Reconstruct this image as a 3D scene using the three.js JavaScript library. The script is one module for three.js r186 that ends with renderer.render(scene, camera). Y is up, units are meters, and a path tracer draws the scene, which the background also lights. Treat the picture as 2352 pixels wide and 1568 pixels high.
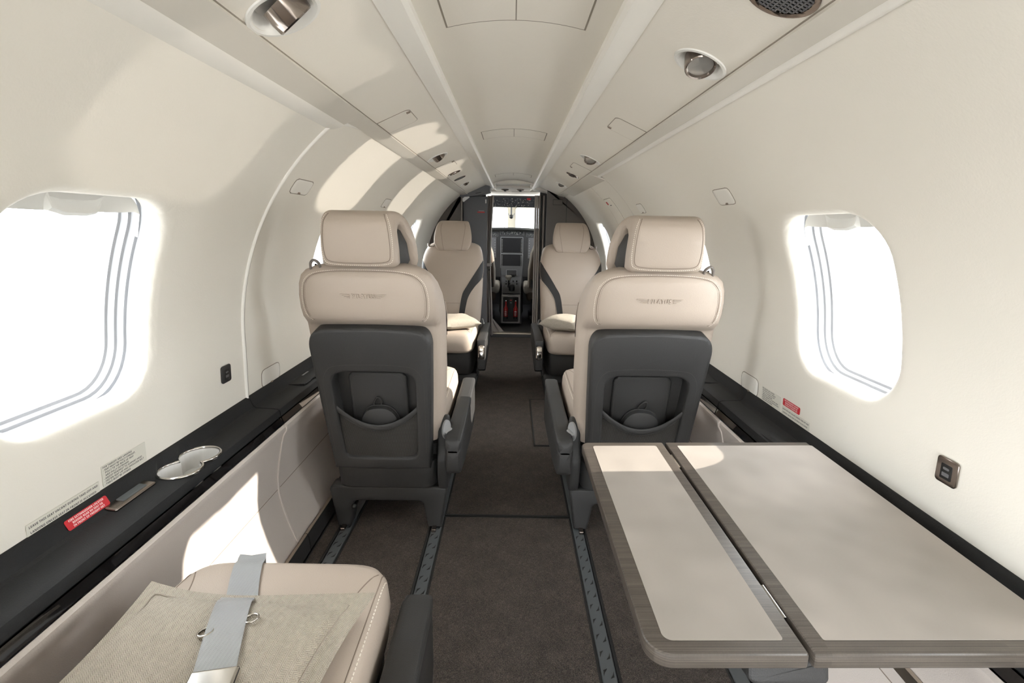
import * as THREE from 'three';
import { mergeGeometries, mergeVertices, toCreasedNormals } from 'three/addons/utils/BufferGeometryUtils.js';
import { RoundedBoxGeometry } from 'three/addons/geometries/RoundedBoxGeometry.js';
import { FontLoader } from 'three/addons/loaders/FontLoader.js';
import { TextGeometry } from 'three/addons/geometries/TextGeometry.js';
import { Brush, Evaluator, SUBTRACTION } from 'three-bvh-csg';

// ---------------------------------------------------------------- camera, sky, sun, exposure
const scene = new THREE.Scene();
const renderer = new THREE.WebGLRenderer({ antialias: true });
renderer.toneMapping = THREE.LinearToneMapping;
renderer.toneMappingExposure = 3.9;
renderer.shadowMap.enabled = true;
const FOCAL = 1120;                                                   // in pixels of the 2352 x 1568 frame
const camera = new THREE.PerspectiveCamera(2 * Math.atan(784 / FOCAL) * 180 / Math.PI, 1.5, 0.02, 200);
camera.position.set(0, 1.05, 0);
{
  // the cabin axis vanishes at pixel (1177, 522); the picture is rolled by one degree
  const v = new THREE.Vector3((1177 - 1176) / FOCAL, (784 - 522) / FOCAL, -1).normalize();
  const up = new THREE.Vector3(Math.sin(0.0175), Math.cos(0.0175), 0);
  up.addScaledVector(v, -up.dot(v)).normalize();
  const right = new THREE.Vector3().crossVectors(v, up), back = v.clone().negate();
  const m = new THREE.Matrix4().makeBasis(right, up, back).transpose();
  camera.quaternion.setFromRotationMatrix(m);
}
scene.background = new THREE.Color(0.93, 0.97, 1.0);
scene.backgroundIntensity = 3.6;
const sun = new THREE.DirectionalLight(new THREE.Color(1.0, 0.93, 0.82), 3.2);
sun.position.set(0.6 + 10, 0.6 + 4.85, -1.6 - 0.1);
sun.target.position.set(0.6, 0.6, -1.6);
sun.castShadow = true;
Object.assign(sun.shadow.camera, { left: -8, right: 8, top: 8, bottom: -8, near: 1, far: 40 });
sun.shadow.mapSize.set(4096, 4096);
scene.add(sun, sun.target);

// ---------------------------------------------------------------- helpers
let seed = 7;
const rnd = () => { seed = (seed + 0x6d2b79f5) | 0; let t = Math.imul(seed ^ (seed >>> 15), 1 | seed); t = (t + Math.imul(t ^ (t >>> 7), 61 | t)) ^ t; return ((t ^ (t >>> 14)) >>> 0) / 4294967296; };
const V = (x, y, z) => new THREE.Vector3(x, y, z);
const lerp = (a, b, t) => a + (b - a) * t;
const clamp = (x, a, b) => Math.min(b, Math.max(a, x));
function table(rows, x) {                                             // piecewise linear look-up: rows [[x, a, b, ...], ...]
  if (x <= rows[0][0]) return rows[0].slice(1);
  for (let i = 1; i < rows.length; i++) if (x <= rows[i][0]) { const t = (x - rows[i - 1][0]) / (rows[i][0] - rows[i - 1][0]); return rows[i].slice(1).map((v, k) => lerp(rows[i - 1][k + 1], v, t)); }
  return rows[rows.length - 1].slice(1);
}
function boxUV(geo) {                                                 // uv in metres, by the face's main direction
  const g = geo.index ? geo.toNonIndexed() : geo, p = g.attributes.position, uv = new Float32Array(p.count * 2), a = V(), b = V(), c = V(), n = V();
  for (let i = 0; i < p.count; i += 3) {
    a.fromBufferAttribute(p, i); b.fromBufferAttribute(p, i + 1); c.fromBufferAttribute(p, i + 2);
    n.crossVectors(b.clone().sub(a), c.clone().sub(a)); const x = Math.abs(n.x), y = Math.abs(n.y), z = Math.abs(n.z);
    [a, b, c].forEach((q, k) => { const [u, v] = x >= y && x >= z ? [q.z, q.y] : y >= z ? [q.x, q.z] : [q.x, q.y]; uv[(i + k) * 2] = u; uv[(i + k) * 2 + 1] = v; });
  }
  g.setAttribute('uv', new THREE.BufferAttribute(uv, 2));
  return g;
}
function soft(geo, crease = 0.7) {                                    // welded, creased normals, metric uv
  let g = geo.clone(); g.deleteAttribute('uv'); g.deleteAttribute('normal');
  if (!g.index) { const n = g.attributes.position.count; g.setIndex([...Array(n).keys()]); }
  g = mergeVertices(g, 1e-5);
  return boxUV(toCreasedNormals(g, crease));
}
function merge(list) { return mergeGeometries(list.map((g) => { const h = g.index ? g.toNonIndexed() : g.clone(); for (const k of Object.keys(h.attributes)) if (!['position', 'normal', 'uv'].includes(k)) h.deleteAttribute(k); h.morphAttributes = {}; return h; }), false); }
const at = (g, x = 0, y = 0, z = 0, rx = 0, ry = 0, rz = 0) => g.applyMatrix4(new THREE.Matrix4().compose(V(x, y, z), new THREE.Quaternion().setFromEuler(new THREE.Euler(rx, ry, rz)), V(1, 1, 1)));
const rbox = (w, h, d, r = 0.005, s = 3) => boxUV(new RoundedBoxGeometry(w, h, d, s, Math.min(r, w / 2.01, h / 2.01, d / 2.01)));
const box = (w, h, d) => boxUV(new THREE.BoxGeometry(w, h, d));
const cyl = (r1, r2, h, n = 24) => soft(new THREE.CylinderGeometry(r1, r2, h, n), 0.6);
const tube = (pts, r, closed = false, seg = 0, n = 6) => boxUV(new THREE.TubeGeometry(new THREE.CatmullRomCurve3(pts, closed, 'centripetal'), seg || pts.length * 4, r, n, closed));
function polytube(pts, r, n = 6) { const c = new THREE.CurvePath(); for (let i = 1; i < pts.length; i++) c.add(new THREE.LineCurve3(pts[i - 1], pts[i])); return boxUV(new THREE.TubeGeometry(c, Math.max(2, (pts.length - 1) * 2), r, n)); }
function rounded(w, h, r, cx = 0, cy = 0, Cls = THREE.Shape) {        // rounded rectangle; r one number or [bl, br, tr, tl]
  const s = new Cls(), [bl, br, tr, tl] = Array.isArray(r) ? r : [r, r, r, r], x0 = cx - w / 2, x1 = cx + w / 2, y0 = cy - h / 2, y1 = cy + h / 2;
  s.moveTo(x0 + bl, y0); s.lineTo(x1 - br, y0); s.absarc(x1 - br, y0 + br, br, -Math.PI / 2, 0); s.lineTo(x1, y1 - tr); s.absarc(x1 - tr, y1 - tr, tr, 0, Math.PI / 2);
  s.lineTo(x0 + tl, y1); s.absarc(x0 + tl, y1 - tl, tl, Math.PI / 2, Math.PI); s.lineTo(x0, y0 + bl); s.absarc(x0 + bl, y0 + bl, bl, Math.PI, 1.5 * Math.PI);
  return s;
}
const extrude = (shape, depth, bevel = 0, seg = 10, bs = 3) => soft(new THREE.ExtrudeGeometry(shape, { depth: depth - 2 * bevel, bevelEnabled: bevel > 0, bevelThickness: bevel, bevelSize: bevel, bevelOffset: -bevel, bevelSegments: bs, curveSegments: seg }).translate(0, 0, bevel), 0.6);
function loft(rings, capA = true, capB = true, crease = 0.8) {        // closed rings of equal length
  const n = rings[0].length, pos = [], idx = [];
  rings.forEach((r) => r.forEach((p) => pos.push(p.x, p.y, p.z)));
  for (let j = 0; j + 1 < rings.length; j++) for (let i = 0; i < n; i++) { const a = j * n + i, b = j * n + (i + 1) % n, c = a + n, d = b + n; idx.push(a, c, b, b, c, d); }
  const cap = (j, flip) => { const m = V(0, 0, 0); rings[j].forEach((p) => m.add(p)); m.divideScalar(n); const k = pos.length / 3; pos.push(m.x, m.y, m.z); for (let i = 0; i < n; i++) { const a = j * n + i, b = j * n + (i + 1) % n; flip ? idx.push(k, b, a) : idx.push(k, a, b); } };
  if (capA) cap(0, false); if (capB) cap(rings.length - 1, true);
  let vol = 0; const P = (k) => V(pos[k * 3], pos[k * 3 + 1], pos[k * 3 + 2]);
  for (let k = 0; k < idx.length; k += 3) vol += P(idx[k]).dot(P(idx[k + 1]).cross(P(idx[k + 2])));
  if (vol < 0) for (let k = 0; k < idx.length; k += 3) [idx[k], idx[k + 1]] = [idx[k + 1], idx[k]];
  const g = new THREE.BufferGeometry(); g.setAttribute('position', new THREE.Float32BufferAttribute(pos, 3)); g.setIndex(idx);
  return soft(g, crease);
}
function gridMesh(rows, crease = 0.9) {                               // rows of points -> sheet
  const n = rows[0].length, pos = [], idx = [];
  rows.forEach((r) => r.forEach((p) => pos.push(p.x, p.y, p.z)));
  for (let j = 0; j + 1 < rows.length; j++) for (let i = 0; i + 1 < n; i++) { const a = j * n + i; idx.push(a, a + 1, a + n, a + 1, a + n + 1, a + n); }
  const g = new THREE.BufferGeometry(); g.setAttribute('position', new THREE.Float32BufferAttribute(pos, 3)); g.setIndex(idx);
  return soft(g, crease);
}
function slab(profile, z0, z1, crease = 0.5) {                        // closed outline [[x, y], ...] drawn along z
  const s = new THREE.Shape(profile.map(([x, y]) => new THREE.Vector2(x, y)));
  return soft(new THREE.ExtrudeGeometry(s, { depth: z1 - z0, bevelEnabled: false, steps: 1 }).translate(0, 0, z0), crease);
}
function sheet(line, th) {                                            // open outline -> closed band of thickness th (left-hand side)
  const out = [], m = line.length;
  for (let i = 0; i < m; i++) { const a = line[Math.max(0, i - 1)], b = line[Math.min(m - 1, i + 1)], dx = b[0] - a[0], dy = b[1] - a[1], l = Math.hypot(dx, dy) || 1; out.push([line[i][0] - dy / l * th, line[i][1] + dx / l * th]); }
  return [...line, ...out.reverse()];
}
const rc = new THREE.Raycaster();
function cast(mesh, from, dir, lift = 0) {                            // the point of a mesh hit from `from` along `dir`, lifted off the surface
  mesh.parent?.updateMatrixWorld(true); mesh.updateMatrixWorld(true); const side = mesh.material.side; mesh.material.side = THREE.DoubleSide; rc.set(from, dir.clone().normalize());
  const h = rc.intersectObject(mesh, false)[0]; mesh.material.side = side; if (!h) return null;
  const n = h.normal ?? h.face.normal.clone(); if (n.dot(dir) > 0) n.negate();
  return h.point.clone().addScaledVector(n, lift);
}
const castLine = (mesh, pts, dir, lift) => pts.map((p) => cast(mesh, p, dir, lift)).filter(Boolean);
const dense = (pts, n) => { const c = new THREE.CatmullRomCurve3(pts, false, 'centripetal'); return Array.from({ length: n + 1 }, (_, i) => c.getPointAt(i / n)); };
const taken = {};
const numbered = (name) => { const k = taken[name] = (taken[name] ?? -1) + 1; return k ? name + '_' + String(k).padStart(3, '0') : name; };
function obj(name, geo, mat, parent) { const m = new THREE.Mesh(geo, mat); m.name = parent ? name : numbered(name); m.castShadow = m.receiveShadow = true; (parent || scene).add(m); return m; }
function tag(o, label, category, group) { o.userData.label = label; o.userData.category = category; if (group) o.userData.group = group; return o; }
function struct(name, geo, mat, label) { const m = obj(name, geo, mat); m.name = name; m.userData.kind = 'structure'; if (label) { m.userData.label = label; } return m; }
function thing(name, label, category, [x, y, z] = [0, 0, 0], group) { const o = new THREE.Group(); o.name = numbered(name); o.position.set(x, y, z); scene.add(o); return tag(o, label, category, group); }

// ---------------------------------------------------------------- textures and materials
function dataTex(n, f, srgb) {
  const d = new Uint8Array(n * n * 4);
  for (let y = 0; y < n; y++) for (let x = 0; x < n; x++) { const c = f(x, y); for (let k = 0; k < 3; k++) d[(y * n + x) * 4 + k] = clamp(Array.isArray(c) ? c[k] : c, 0, 255); d[(y * n + x) * 4 + 3] = 255; }
  const t = new THREE.DataTexture(d, n, n); t.magFilter = THREE.LinearFilter; t.minFilter = THREE.LinearMipmapLinearFilter; t.generateMipmaps = true; t.wrapS = t.wrapT = THREE.RepeatWrapping; if (srgb) t.colorSpace = THREE.SRGBColorSpace; t.needsUpdate = true;
  return t;
}
function canvasTex(w, h, draw, srgb = true) { const c = document.createElement('canvas'); c.width = w; c.height = h; draw(c.getContext('2d'), w, h); const t = new THREE.CanvasTexture(c); if (srgb) t.colorSpace = THREE.SRGBColorSpace; return t; }
function tileNoise(n, cells) {                                        // periodic value noise in 0..1
  const g = Float32Array.from({ length: cells * cells }, rnd), s = (t) => t * t * (3 - 2 * t);
  return (x, y) => { const u = x / n * cells, v = y / n * cells, i = Math.floor(u), j = Math.floor(v), a = s(u - i), b = s(v - j), q = (p, r) => g[((r + cells) % cells) * cells + (p + cells) % cells]; return lerp(lerp(q(i, j), q(i + 1, j), a), lerp(q(i, j + 1), q(i + 1, j + 1), a), b); };
}
const rep = (t, per) => { const c = t.clone(); c.repeat.set(1 / per, 1 / per); c.needsUpdate = true; return c; };
const n1 = tileNoise(256, 64), n2 = tileNoise(256, 128), n3 = tileNoise(256, 16), n4 = tileNoise(256, 5), n5 = tileNoise(256, 32);
const grainTex = dataTex(256, (x, y) => 255 * (0.55 * n1(x, y) + 0.45 * n2(x, y)));
const carpetTex = dataTex(256, (x, y) => { const k = rnd(), w = n4(x, y) * 0.35 + n3(x, y) * 0.2 + n5(x, y) * 0.25, b = 34 + 60 * k * k + 30 * w; return [b * 1.08, b * 0.95 + (k > 0.93 ? 10 : 0), b * 0.88]; }, true);
const carpetBump = dataTex(256, () => 255 * rnd());
const wornTex = dataTex(256, (x, y) => { const w = n4(x, y) * 0.6 + n3(x, y) * 0.4, b = 214 + 34 * w; return [b, b, b]; }, true);
const woodRow = Float32Array.from({ length: 256 }, rnd), woodTex = dataTex(256, (x, y) => { const a = woodRow[y], b = woodRow[(y * 7 + 31) % 256], k = 0.5 * a + 0.3 * n5(x / 6, y) + 0.2 * rnd() * b, c = 62 + 46 * k; return [c * 1.03, c * 0.95, c * 0.88]; }, true);
const herring = (x, y) => { const p = 16, col = Math.floor(x / p), u = x % p, d = (col % 2 ? u : p - u) + y; return (d % 8) < 4 ? 1 : 0; };
const herringTex = dataTex(256, (x, y) => { const h = herring(x, y), k = rnd(), b = 160 + 34 * h + 26 * (k - 0.5) + 10 * n3(x, y); return [b, b * 0.955, b * 0.885]; }, true);
const herringBump = dataTex(256, (x, y) => 255 * (0.75 * herring(x, y) + 0.25 * rnd()));
const netTex = dataTex(64, (x, y) => { const h = ((x % 8) < 3 || ((y + (Math.floor(x / 8) % 2) * 4) % 8) < 3) ? 1 : 0, b = h ? 66 + 14 * rnd() : 20; return [b, b * 0.97, b * 0.93]; }, true);
const netBump = dataTex(64, (x, y) => ((x % 8) < 3 || ((y + (Math.floor(x / 8) % 2) * 4) % 8) < 3) ? 255 : 0);
const webTex = dataTex(64, (x, y) => 255 * (0.5 + 0.5 * Math.sin((y + (x % 16 < 8 ? x : 16 - x)) * Math.PI / 2)));
const clothTex = dataTex(128, (x, y) => 255 * (((x + y) % 4 < 2 ? 0.6 : 0.3) + 0.4 * rnd()));

const mat = (r, g, b, rough = 0.6, o = {}) => { const m = new THREE.MeshStandardMaterial({ roughness: rough, ...o }); m.color.setRGB(r, g, b); return m; };
const phys = (r, g, b, rough, o = {}) => { const m = new THREE.MeshPhysicalMaterial({ roughness: rough, ...o }); m.color.setRGB(r, g, b); return m; };
const grain = (per, scale) => ({ bumpMap: rep(grainTex, per), bumpScale: scale });
const M = {
  liner: mat(0.85, 0.815, 0.74, 0.62, { ...grain(0.16, 0.00014), side: THREE.DoubleSide }),
  ceiling: mat(0.83, 0.79, 0.715, 0.66, { ...grain(0.16, 0.00016), side: THREE.DoubleSide }),
  white: mat(0.80, 0.79, 0.755, 0.35),
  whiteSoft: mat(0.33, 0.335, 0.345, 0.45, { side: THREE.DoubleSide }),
  shade: mat(0.72, 0.715, 0.685, 0.45, { side: THREE.DoubleSide }),
  trim: mat(0.68, 0.645, 0.58, 0.45),
  seam: mat(0.30, 0.265, 0.22, 0.8),
  pale: mat(0.88, 0.855, 0.80, 0.45),
  leather: mat(0.445, 0.374, 0.312, 0.5, grain(0.09, 0.00025)),
  leatherGrey: mat(0.60, 0.54, 0.495, 0.5, grain(0.09, 0.00025)),
  stitch: mat(0.86, 0.80, 0.72, 0.8),
  leatherSeam: mat(0.25, 0.20, 0.16, 0.8),
  dark: mat(0.029, 0.0285, 0.0285, 0.58, grain(0.07, 0.0003)),
  darkSoft: mat(0.027, 0.026, 0.0255, 0.6, grain(0.07, 0.0003)),
  darkStitch: mat(0.075, 0.07, 0.065, 0.8),
  ledge: phys(0.019, 0.0195, 0.0205, 0.65, { specularIntensity: 0.5, ...grain(0.07, 0.0003) }),
  guide: mat(0.17, 0.15, 0.135, 0.45),
  black: mat(0.012, 0.012, 0.012, 0.5),
  gloss: phys(0.008, 0.007, 0.007, 0.06, { clearcoat: 1, clearcoatRoughness: 0.03 }),
  carpet: mat(1, 1, 1, 0.95, { map: rep(carpetTex, 0.22), bumpMap: rep(carpetBump, 0.22), bumpScale: 0.003 }),
  binding: mat(0.012, 0.012, 0.011, 0.85),
  track: mat(0.105, 0.115, 0.12, 0.45, { metalness: 0.1 }),
  wood: mat(0.85, 0.84, 0.82, 0.42, { map: rep(woodTex, 0.22) }),
  inlay: phys(0.40, 0.36, 0.325, 0.75, { specularIntensity: 0.35, map: rep(wornTex, 0.6) }),
  chrome: mat(0.62, 0.60, 0.57, 0.12, { metalness: 1 }),
  bronze: mat(0.30, 0.26, 0.235, 0.2, { metalness: 1 }),
  brushed: mat(0.50, 0.45, 0.38, 0.32, { metalness: 1 }),
  linen: mat(0.90, 0.89, 0.87, 0.9, { map: rep(herringTex, 0.085), bumpMap: rep(herringBump, 0.085), bumpScale: 0.0008 }),
  net: mat(1, 1, 1, 0.85, { map: rep(netTex, 0.022), bumpMap: rep(netBump, 0.022), bumpScale: 0.0008 }),
  web: mat(0.36, 0.37, 0.375, 0.34, { bumpMap: rep(webTex, 0.02), bumpScale: 0.0005 }),
  grey: mat(0.30, 0.30, 0.30, 0.5),
  midgrey: mat(0.13, 0.13, 0.135, 0.5),
  partition: mat(0.085, 0.074, 0.066, 0.55, { bumpMap: rep(clothTex, 0.06), bumpScale: 0.0002 }),
  partitionGrey: mat(0.11, 0.112, 0.12, 0.55),
  curtain: mat(0.38, 0.345, 0.31, 0.8, { bumpMap: rep(clothTex, 0.05), bumpScale: 0.0004, side: THREE.DoubleSide }),
  red: mat(0.45, 0.015, 0.015, 0.35),
  redTag: mat(0.50, 0.04, 0.04, 0.6),
  fleece: mat(0.55, 0.50, 0.43, 0.95, { bumpMap: rep(carpetBump, 0.1), bumpScale: 0.004 }),
  crew: mat(0.11, 0.08, 0.058, 0.7),
  screen: mat(0.004, 0.004, 0.006, 0.55),
  cockpit: mat(0.05, 0.05, 0.052, 0.6),
  apron: mat(0.46, 0.45, 0.43, 0.9),
  skin: mat(0.75, 0.75, 0.75, 0.4, { side: THREE.DoubleSide }),
  pane: phys(1, 1, 1, 0.0, { transmission: 1, thickness: 0, ior: 1.49 }),
};

// ================================================================ cabin shell
const CY = 0.70, R = 0.768, SMIN = -0.215, SMAX = 0.80, ZF = -4.45, ZA = 2.1;
// point of the wall: side -1 left / +1 right, s metres up along the section from the widest line, d metres outward
function wp(side, s, z, d = 0) {
  if (s >= 0) { const t = s / R; return V(side * (R + d) * Math.cos(t), CY + (R + d) * Math.sin(t), z); }
  return V(side * (R - 0.05 * s + d), CY + s, z);
}
const sOfY = (y) => y > CY ? R * Math.asin((y - CY) / R) : y - CY;
const WIN = { a: 0.165, b: 0.194, r: 0.088, s: 0.204 };
function reach(c, s, a, b, r) {                                       // distance from the centre to a rounded rectangle along (c, s)
  let lo = 0, hi = 1;
  for (let i = 0; i < 40; i++) { const m = (lo + hi) / 2, qx = Math.abs(c * m) - a + r, qy = Math.abs(s * m) - b + r; Math.hypot(Math.max(qx, 0), Math.max(qy, 0)) + Math.min(Math.max(qx, qy), 0) - r > 0 ? hi = m : lo = m; }
  return lo;
}
const CELL = { a: 0.225, b: 0.255 };
const ANGLES = (() => { const c = Math.atan2(CELL.b, CELL.a), l = []; for (let i = 0; i < 88; i++) l.push(i / 88 * 2 * Math.PI); for (const a of [c, Math.PI - c, Math.PI + c, 2 * Math.PI - c]) { l.push(a); } return l.sort((p, q) => p - q); })();
const winRing = (side, zw, e, d) => ANGLES.map((f) => { const c = Math.cos(f), s = Math.sin(f), t = reach(c, s, WIN.a + e, WIN.b + e, Math.max(0.02, WIN.r + e)); return wp(side, WIN.s + s * t, zw + c * t, d); });
const cellRing = (zw) => ANGLES.map((f) => { const c = Math.cos(f), s = Math.sin(f), t = Math.min(CELL.a / Math.abs(c), CELL.b / Math.abs(s)); return [zw + c * t, WIN.s + s * t]; });
function raw(rings, closed = true, flip = false) {
  const n = rings[0].length, pos = [], idx = [];
  rings.forEach((r) => r.forEach((p) => pos.push(p.x, p.y, p.z)));
  for (let j = 0; j + 1 < rings.length; j++) for (let i = 0; i < (closed ? n : n - 1); i++) { const a = j * n + i, b = j * n + (i + 1) % n, c = a + n, d = b + n; flip ? idx.push(a, b, c, b, d, c) : idx.push(a, c, b, b, c, d); }
  const g = new THREE.BufferGeometry(); g.setAttribute('position', new THREE.Float32BufferAttribute(pos, 3)); g.setIndex(idx);
  return g.toNonIndexed();
}
function liner(side, z0, z1, wins, off = 0, flare = true, smin = SMIN) {
  const parts = [], sideS = [...new Set(cellRing(0).filter(([z]) => Math.abs(z - CELL.a) < 1e-6).map(([, s]) => +s.toFixed(6)))].sort((a, b) => a - b);
  const lo = WIN.s - CELL.b, hi = WIN.s + CELL.b, steps = (a, b, n) => Array.from({ length: n + 1 }, (_, i) => lerp(a, b, i / n));
  const below = steps(Math.min(smin, lo), lo, 5), above = steps(hi, SMAX, 14), all = [...below.slice(0, -1), lo, ...sideS.filter((s) => s > lo + 1e-5 && s < hi - 1e-5), hi, ...above.slice(1)].filter((s) => s >= smin - 1e-6);
  const block = (za, zb, ss) => { if (zb - za > 1e-4) { const n = Math.max(1, Math.round((zb - za) / 0.3)); parts.push(raw(steps(za, zb, n).map((z) => ss.map((s) => wp(side, s, z, off))), false, side > 0)); } };
  let z = z0;
  for (const zw of wins) {
    block(z, zw - CELL.a, all); block(zw - CELL.a, zw + CELL.a, below); block(zw - CELL.a, zw + CELL.a, above);
    const edge = cellRing(zw), e0 = flare ? 0.024 : -0.004, rings = [];
    const inner = ANGLES.map((f) => { const c = Math.cos(f), s = Math.sin(f), t = reach(c, s, WIN.a + e0, WIN.b + e0, WIN.r + e0); return [zw + c * t, WIN.s + s * t]; });
    for (const u of [1, 0.8, 0.6, 0.4, 0.2, 0]) rings.push(edge.map(([ez, es], i) => wp(side, lerp(inner[i][1], es, u), lerp(inner[i][0], ez, u), off)));
    if (flare) for (const [e, d] of [[0.016, 0.0015], [0.010, 0.0045], [0.005, 0.009], [0.0015, 0.0155], [0, 0.024], [0, 0.036]]) rings.push(winRing(side, zw, e, d));
    else rings.push(winRing(side, zw, e0, off - 0.02));
    parts.push(raw(rings, true, side > 0));
    z = zw + CELL.a;
  }
  block(z, z1, all);
  return soft(mergeGeometries(parts.map((g) => { g.deleteAttribute('normal'); return g; })), 0.9);
}
const LEFT = [-3.585, -2.01, -0.83], RIGHT = [-3.85, -2.93, -2.01, -1.095, -0.178, 0.739, 1.656];
// behind the camera the cargo door in the left wall stands open
const DOOR = [0.35, 1.75];
const leftWall = (off, flare) => merge([liner(-1, ZF - 0.3, DOOR[0], LEFT, off, flare), liner(-1, DOOR[0], DOOR[1], [], off, flare, 0.54), liner(-1, DOOR[1], ZA, [], off, flare)]);
struct('wall_left', leftWall(0, true), M.liner, 'cream grained leather-covered cabin sidewall on the left');
struct('wall_right', liner(1, ZF - 0.3, ZA, RIGHT), M.liner, 'cream grained leather-covered cabin sidewall on the right');
struct('wall_outer_left', leftWall(0.105, false), M.skin);
struct('wall_outer_right', liner(1, ZF - 0.3, ZA, RIGHT, 0.105, false), M.skin);
struct('door_1', merge([at(box(0.13, 1.26, 0.012), -0.82, 0.63, DOOR[0]), at(box(0.13, 1.26, 0.012), -0.82, 0.63, DOOR[1]), at(box(0.12, 0.012, 1.40), -0.70, 1.205, 1.05, 0, 0, -0.65)]), M.whiteSoft, 'frame of the open cargo door');
struct('wall_lower_right', at(box(0.03, 0.62, ZA - ZF + 0.3), 0.885, 0.25, (ZA + ZF - 0.3) / 2), M.skin);
struct('wall_lower_left', merge([at(box(0.03, 0.62, DOOR[0] - ZF + 0.3), -0.885, 0.25, (DOOR[0] + ZF - 0.3) / 2), at(box(0.03, 0.62, ZA - DOOR[1]), -0.885, 0.25, (ZA + DOOR[1]) / 2)]), M.skin);
{ // the aft end opens into the bright baggage bay
  const s = new THREE.Shape([[-0.9, 0], [0.9, 0], [0.9, 0.9], [0.6, 1.4], [0, 1.6], [-0.6, 1.4], [-0.9, 0.9]].map(([x, y]) => new THREE.Vector2(x, y))); s.holes.push(rounded(1.36, 1.10, 0.2, 0, 0.76, THREE.Path));
  struct('wall_aft', at(extrude(s, 0.05, 0), 0, 0, ZA - 0.02), M.liner);
}
struct('floor', at(box(1.9, 0.06, 9.2), 0, -0.034, -2.5), M.darkSoft, 'dark cabin floor under the carpets');

// windows: surround, pulled-up shade with its handle, pane
let wn = 0;
function makeWindow(side, zw) {
  const g = new THREE.Group(); g.name = 'window_' + (++wn); g.userData.kind = 'structure'; scene.add(g);
  const ring = (e, d) => winRing(side, zw, e, d);
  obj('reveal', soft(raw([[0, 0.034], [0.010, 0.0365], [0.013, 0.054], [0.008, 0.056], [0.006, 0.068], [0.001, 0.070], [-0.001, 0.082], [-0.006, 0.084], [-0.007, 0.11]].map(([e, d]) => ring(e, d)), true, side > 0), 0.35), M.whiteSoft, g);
  const glass = [1, 0.75, 0.5, 0.25, 0.02].map((k) => ANGLES.map((f) => { const c = Math.cos(f), s = Math.sin(f), t = k * reach(c, s, WIN.a - 0.003, WIN.b - 0.003, WIN.r - 0.003); return wp(side, WIN.s + s * t, zw + c * t, 0.088); }));
  obj('pane', soft(raw(glass, true, side > 0), 1.5), M.pane, g);
  // the shade hangs in from the top
  const cols = [], N = 24, hw = WIN.a - 0.003;
  for (let i = 0; i <= N; i++) {
    const u = -1 + 2 * i / N, z = zw + u * hw, x = Math.abs(u) * hw, cr = WIN.r - 0.003, top = WIN.s + (x > hw - cr ? WIN.b - 0.003 - cr + Math.sqrt(Math.max(0, cr * cr - (x - hw + cr) ** 2)) : WIN.b - 0.003);
    const low = Math.min(top - 0.001, 0.356 + 0.006 * Math.abs(u) ** 4);
    cols.push([wp(side, low, z, 0.050), wp(side, low, z, 0.044), wp(side, lerp(low, top, 0.2), z, 0.0425), wp(side, lerp(low, top, 0.6), z, 0.0425), wp(side, top, z, 0.0425), wp(side, top, z, 0.050), wp(side, lerp(low, top, 0.5), z, 0.050), wp(side, low, z, 0.050)]);
  }
  const shade = obj('window_shade', gridMesh(cols, 0.6), M.shade, g);
  const p = (u, s, d) => wp(side, s, zw + u, d);
  const hs = [[-0.052, 0.374, 0.0425], [-0.036, 0.360, 0.030], [-0.014, 0.358, 0.026], [0.03, 0.358, 0.026], [0.05, 0.362, 0.033], [0.056, 0.370, 0.0425]];
  obj('shade_handle', gridMesh(hs.map(([u, s, d]) => [p(u, s + 0.018, 0.042), p(u, s + 0.012, lerp(d, 0.042, 0.35)), p(u, s + 0.004, d), p(u, s - 0.003, d + 0.004), p(u, s - 0.005, 0.044)]), 0.6), M.shade, shade);
  return g;
}
LEFT.forEach((z) => makeWindow(-1, z)); RIGHT.forEach((z) => makeWindow(1, z));

// ---------------------------------------------------------------- ceiling
const roof = []; for (let i = 0; i <= 40; i++) { const t = lerp(0.95, Math.PI - 0.95, i / 40); roof.push([0.875 * Math.cos(t), CY + 0.875 * Math.sin(t)]); }
const ceiling = struct('ceiling', slab(sheet(roof, -0.03), ZF - 0.3, ZA, 0.6), M.skin, 'cream cabin ceiling with two pale rails');
const arch = (x) => 1.458 - 0.8 * x * x;
const mid = []; for (let i = 0; i <= 24; i++) { const x = lerp(0.215, -0.215, i / 24); mid.push([x, arch(x)]); }
obj('centre_panel', slab(sheet(mid, -0.012), ZF - 0.12, ZA, 0.6), M.ceiling, ceiling);
const PA = [0.394, 1.331], PB = [0.231, 1.403];                        // side panel, seam to crease
const pw = Math.hypot(PB[0] - PA[0], PB[1] - PA[1]), pe = [(PB[0] - PA[0]) / pw, (PB[1] - PA[1]) / pw];
// frame of a ceiling side panel: u metres inboard from the seam, z along the cabin, h metres down out of the face
const onPanel = (side, u, z, h = 0) => V(side * (PA[0] + pe[0] * u - pe[1] * h), PA[1] + pe[1] * u - Math.abs(pe[0]) * h, z);
const panelTurn = (side) => { const x = V(side * pe[0], pe[1], 0), y = V(-side * pe[1], -Math.abs(pe[0]), 0).normalize(), z = V().crossVectors(x, y); return new THREE.Quaternion().setFromRotationMatrix(new THREE.Matrix4().makeBasis(x, y, z)); };
const LIGHTS = { '-1': [[-0.815, 0.050, 'reading'], [-2.335, 0.044, 'reading'], [-2.99, 0.033, 'gasper'], [-3.30, 0.036, 'speaker'], [-3.68, 0.036, 'reading']], '1': [[-0.72, 0.046, 'speaker'], [-1.005, 0.045, 'reading'], [-2.32, 0.044, 'reading'], [-2.99, 0.033, 'gasper'], [-3.64, 0.036, 'reading']] };
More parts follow.
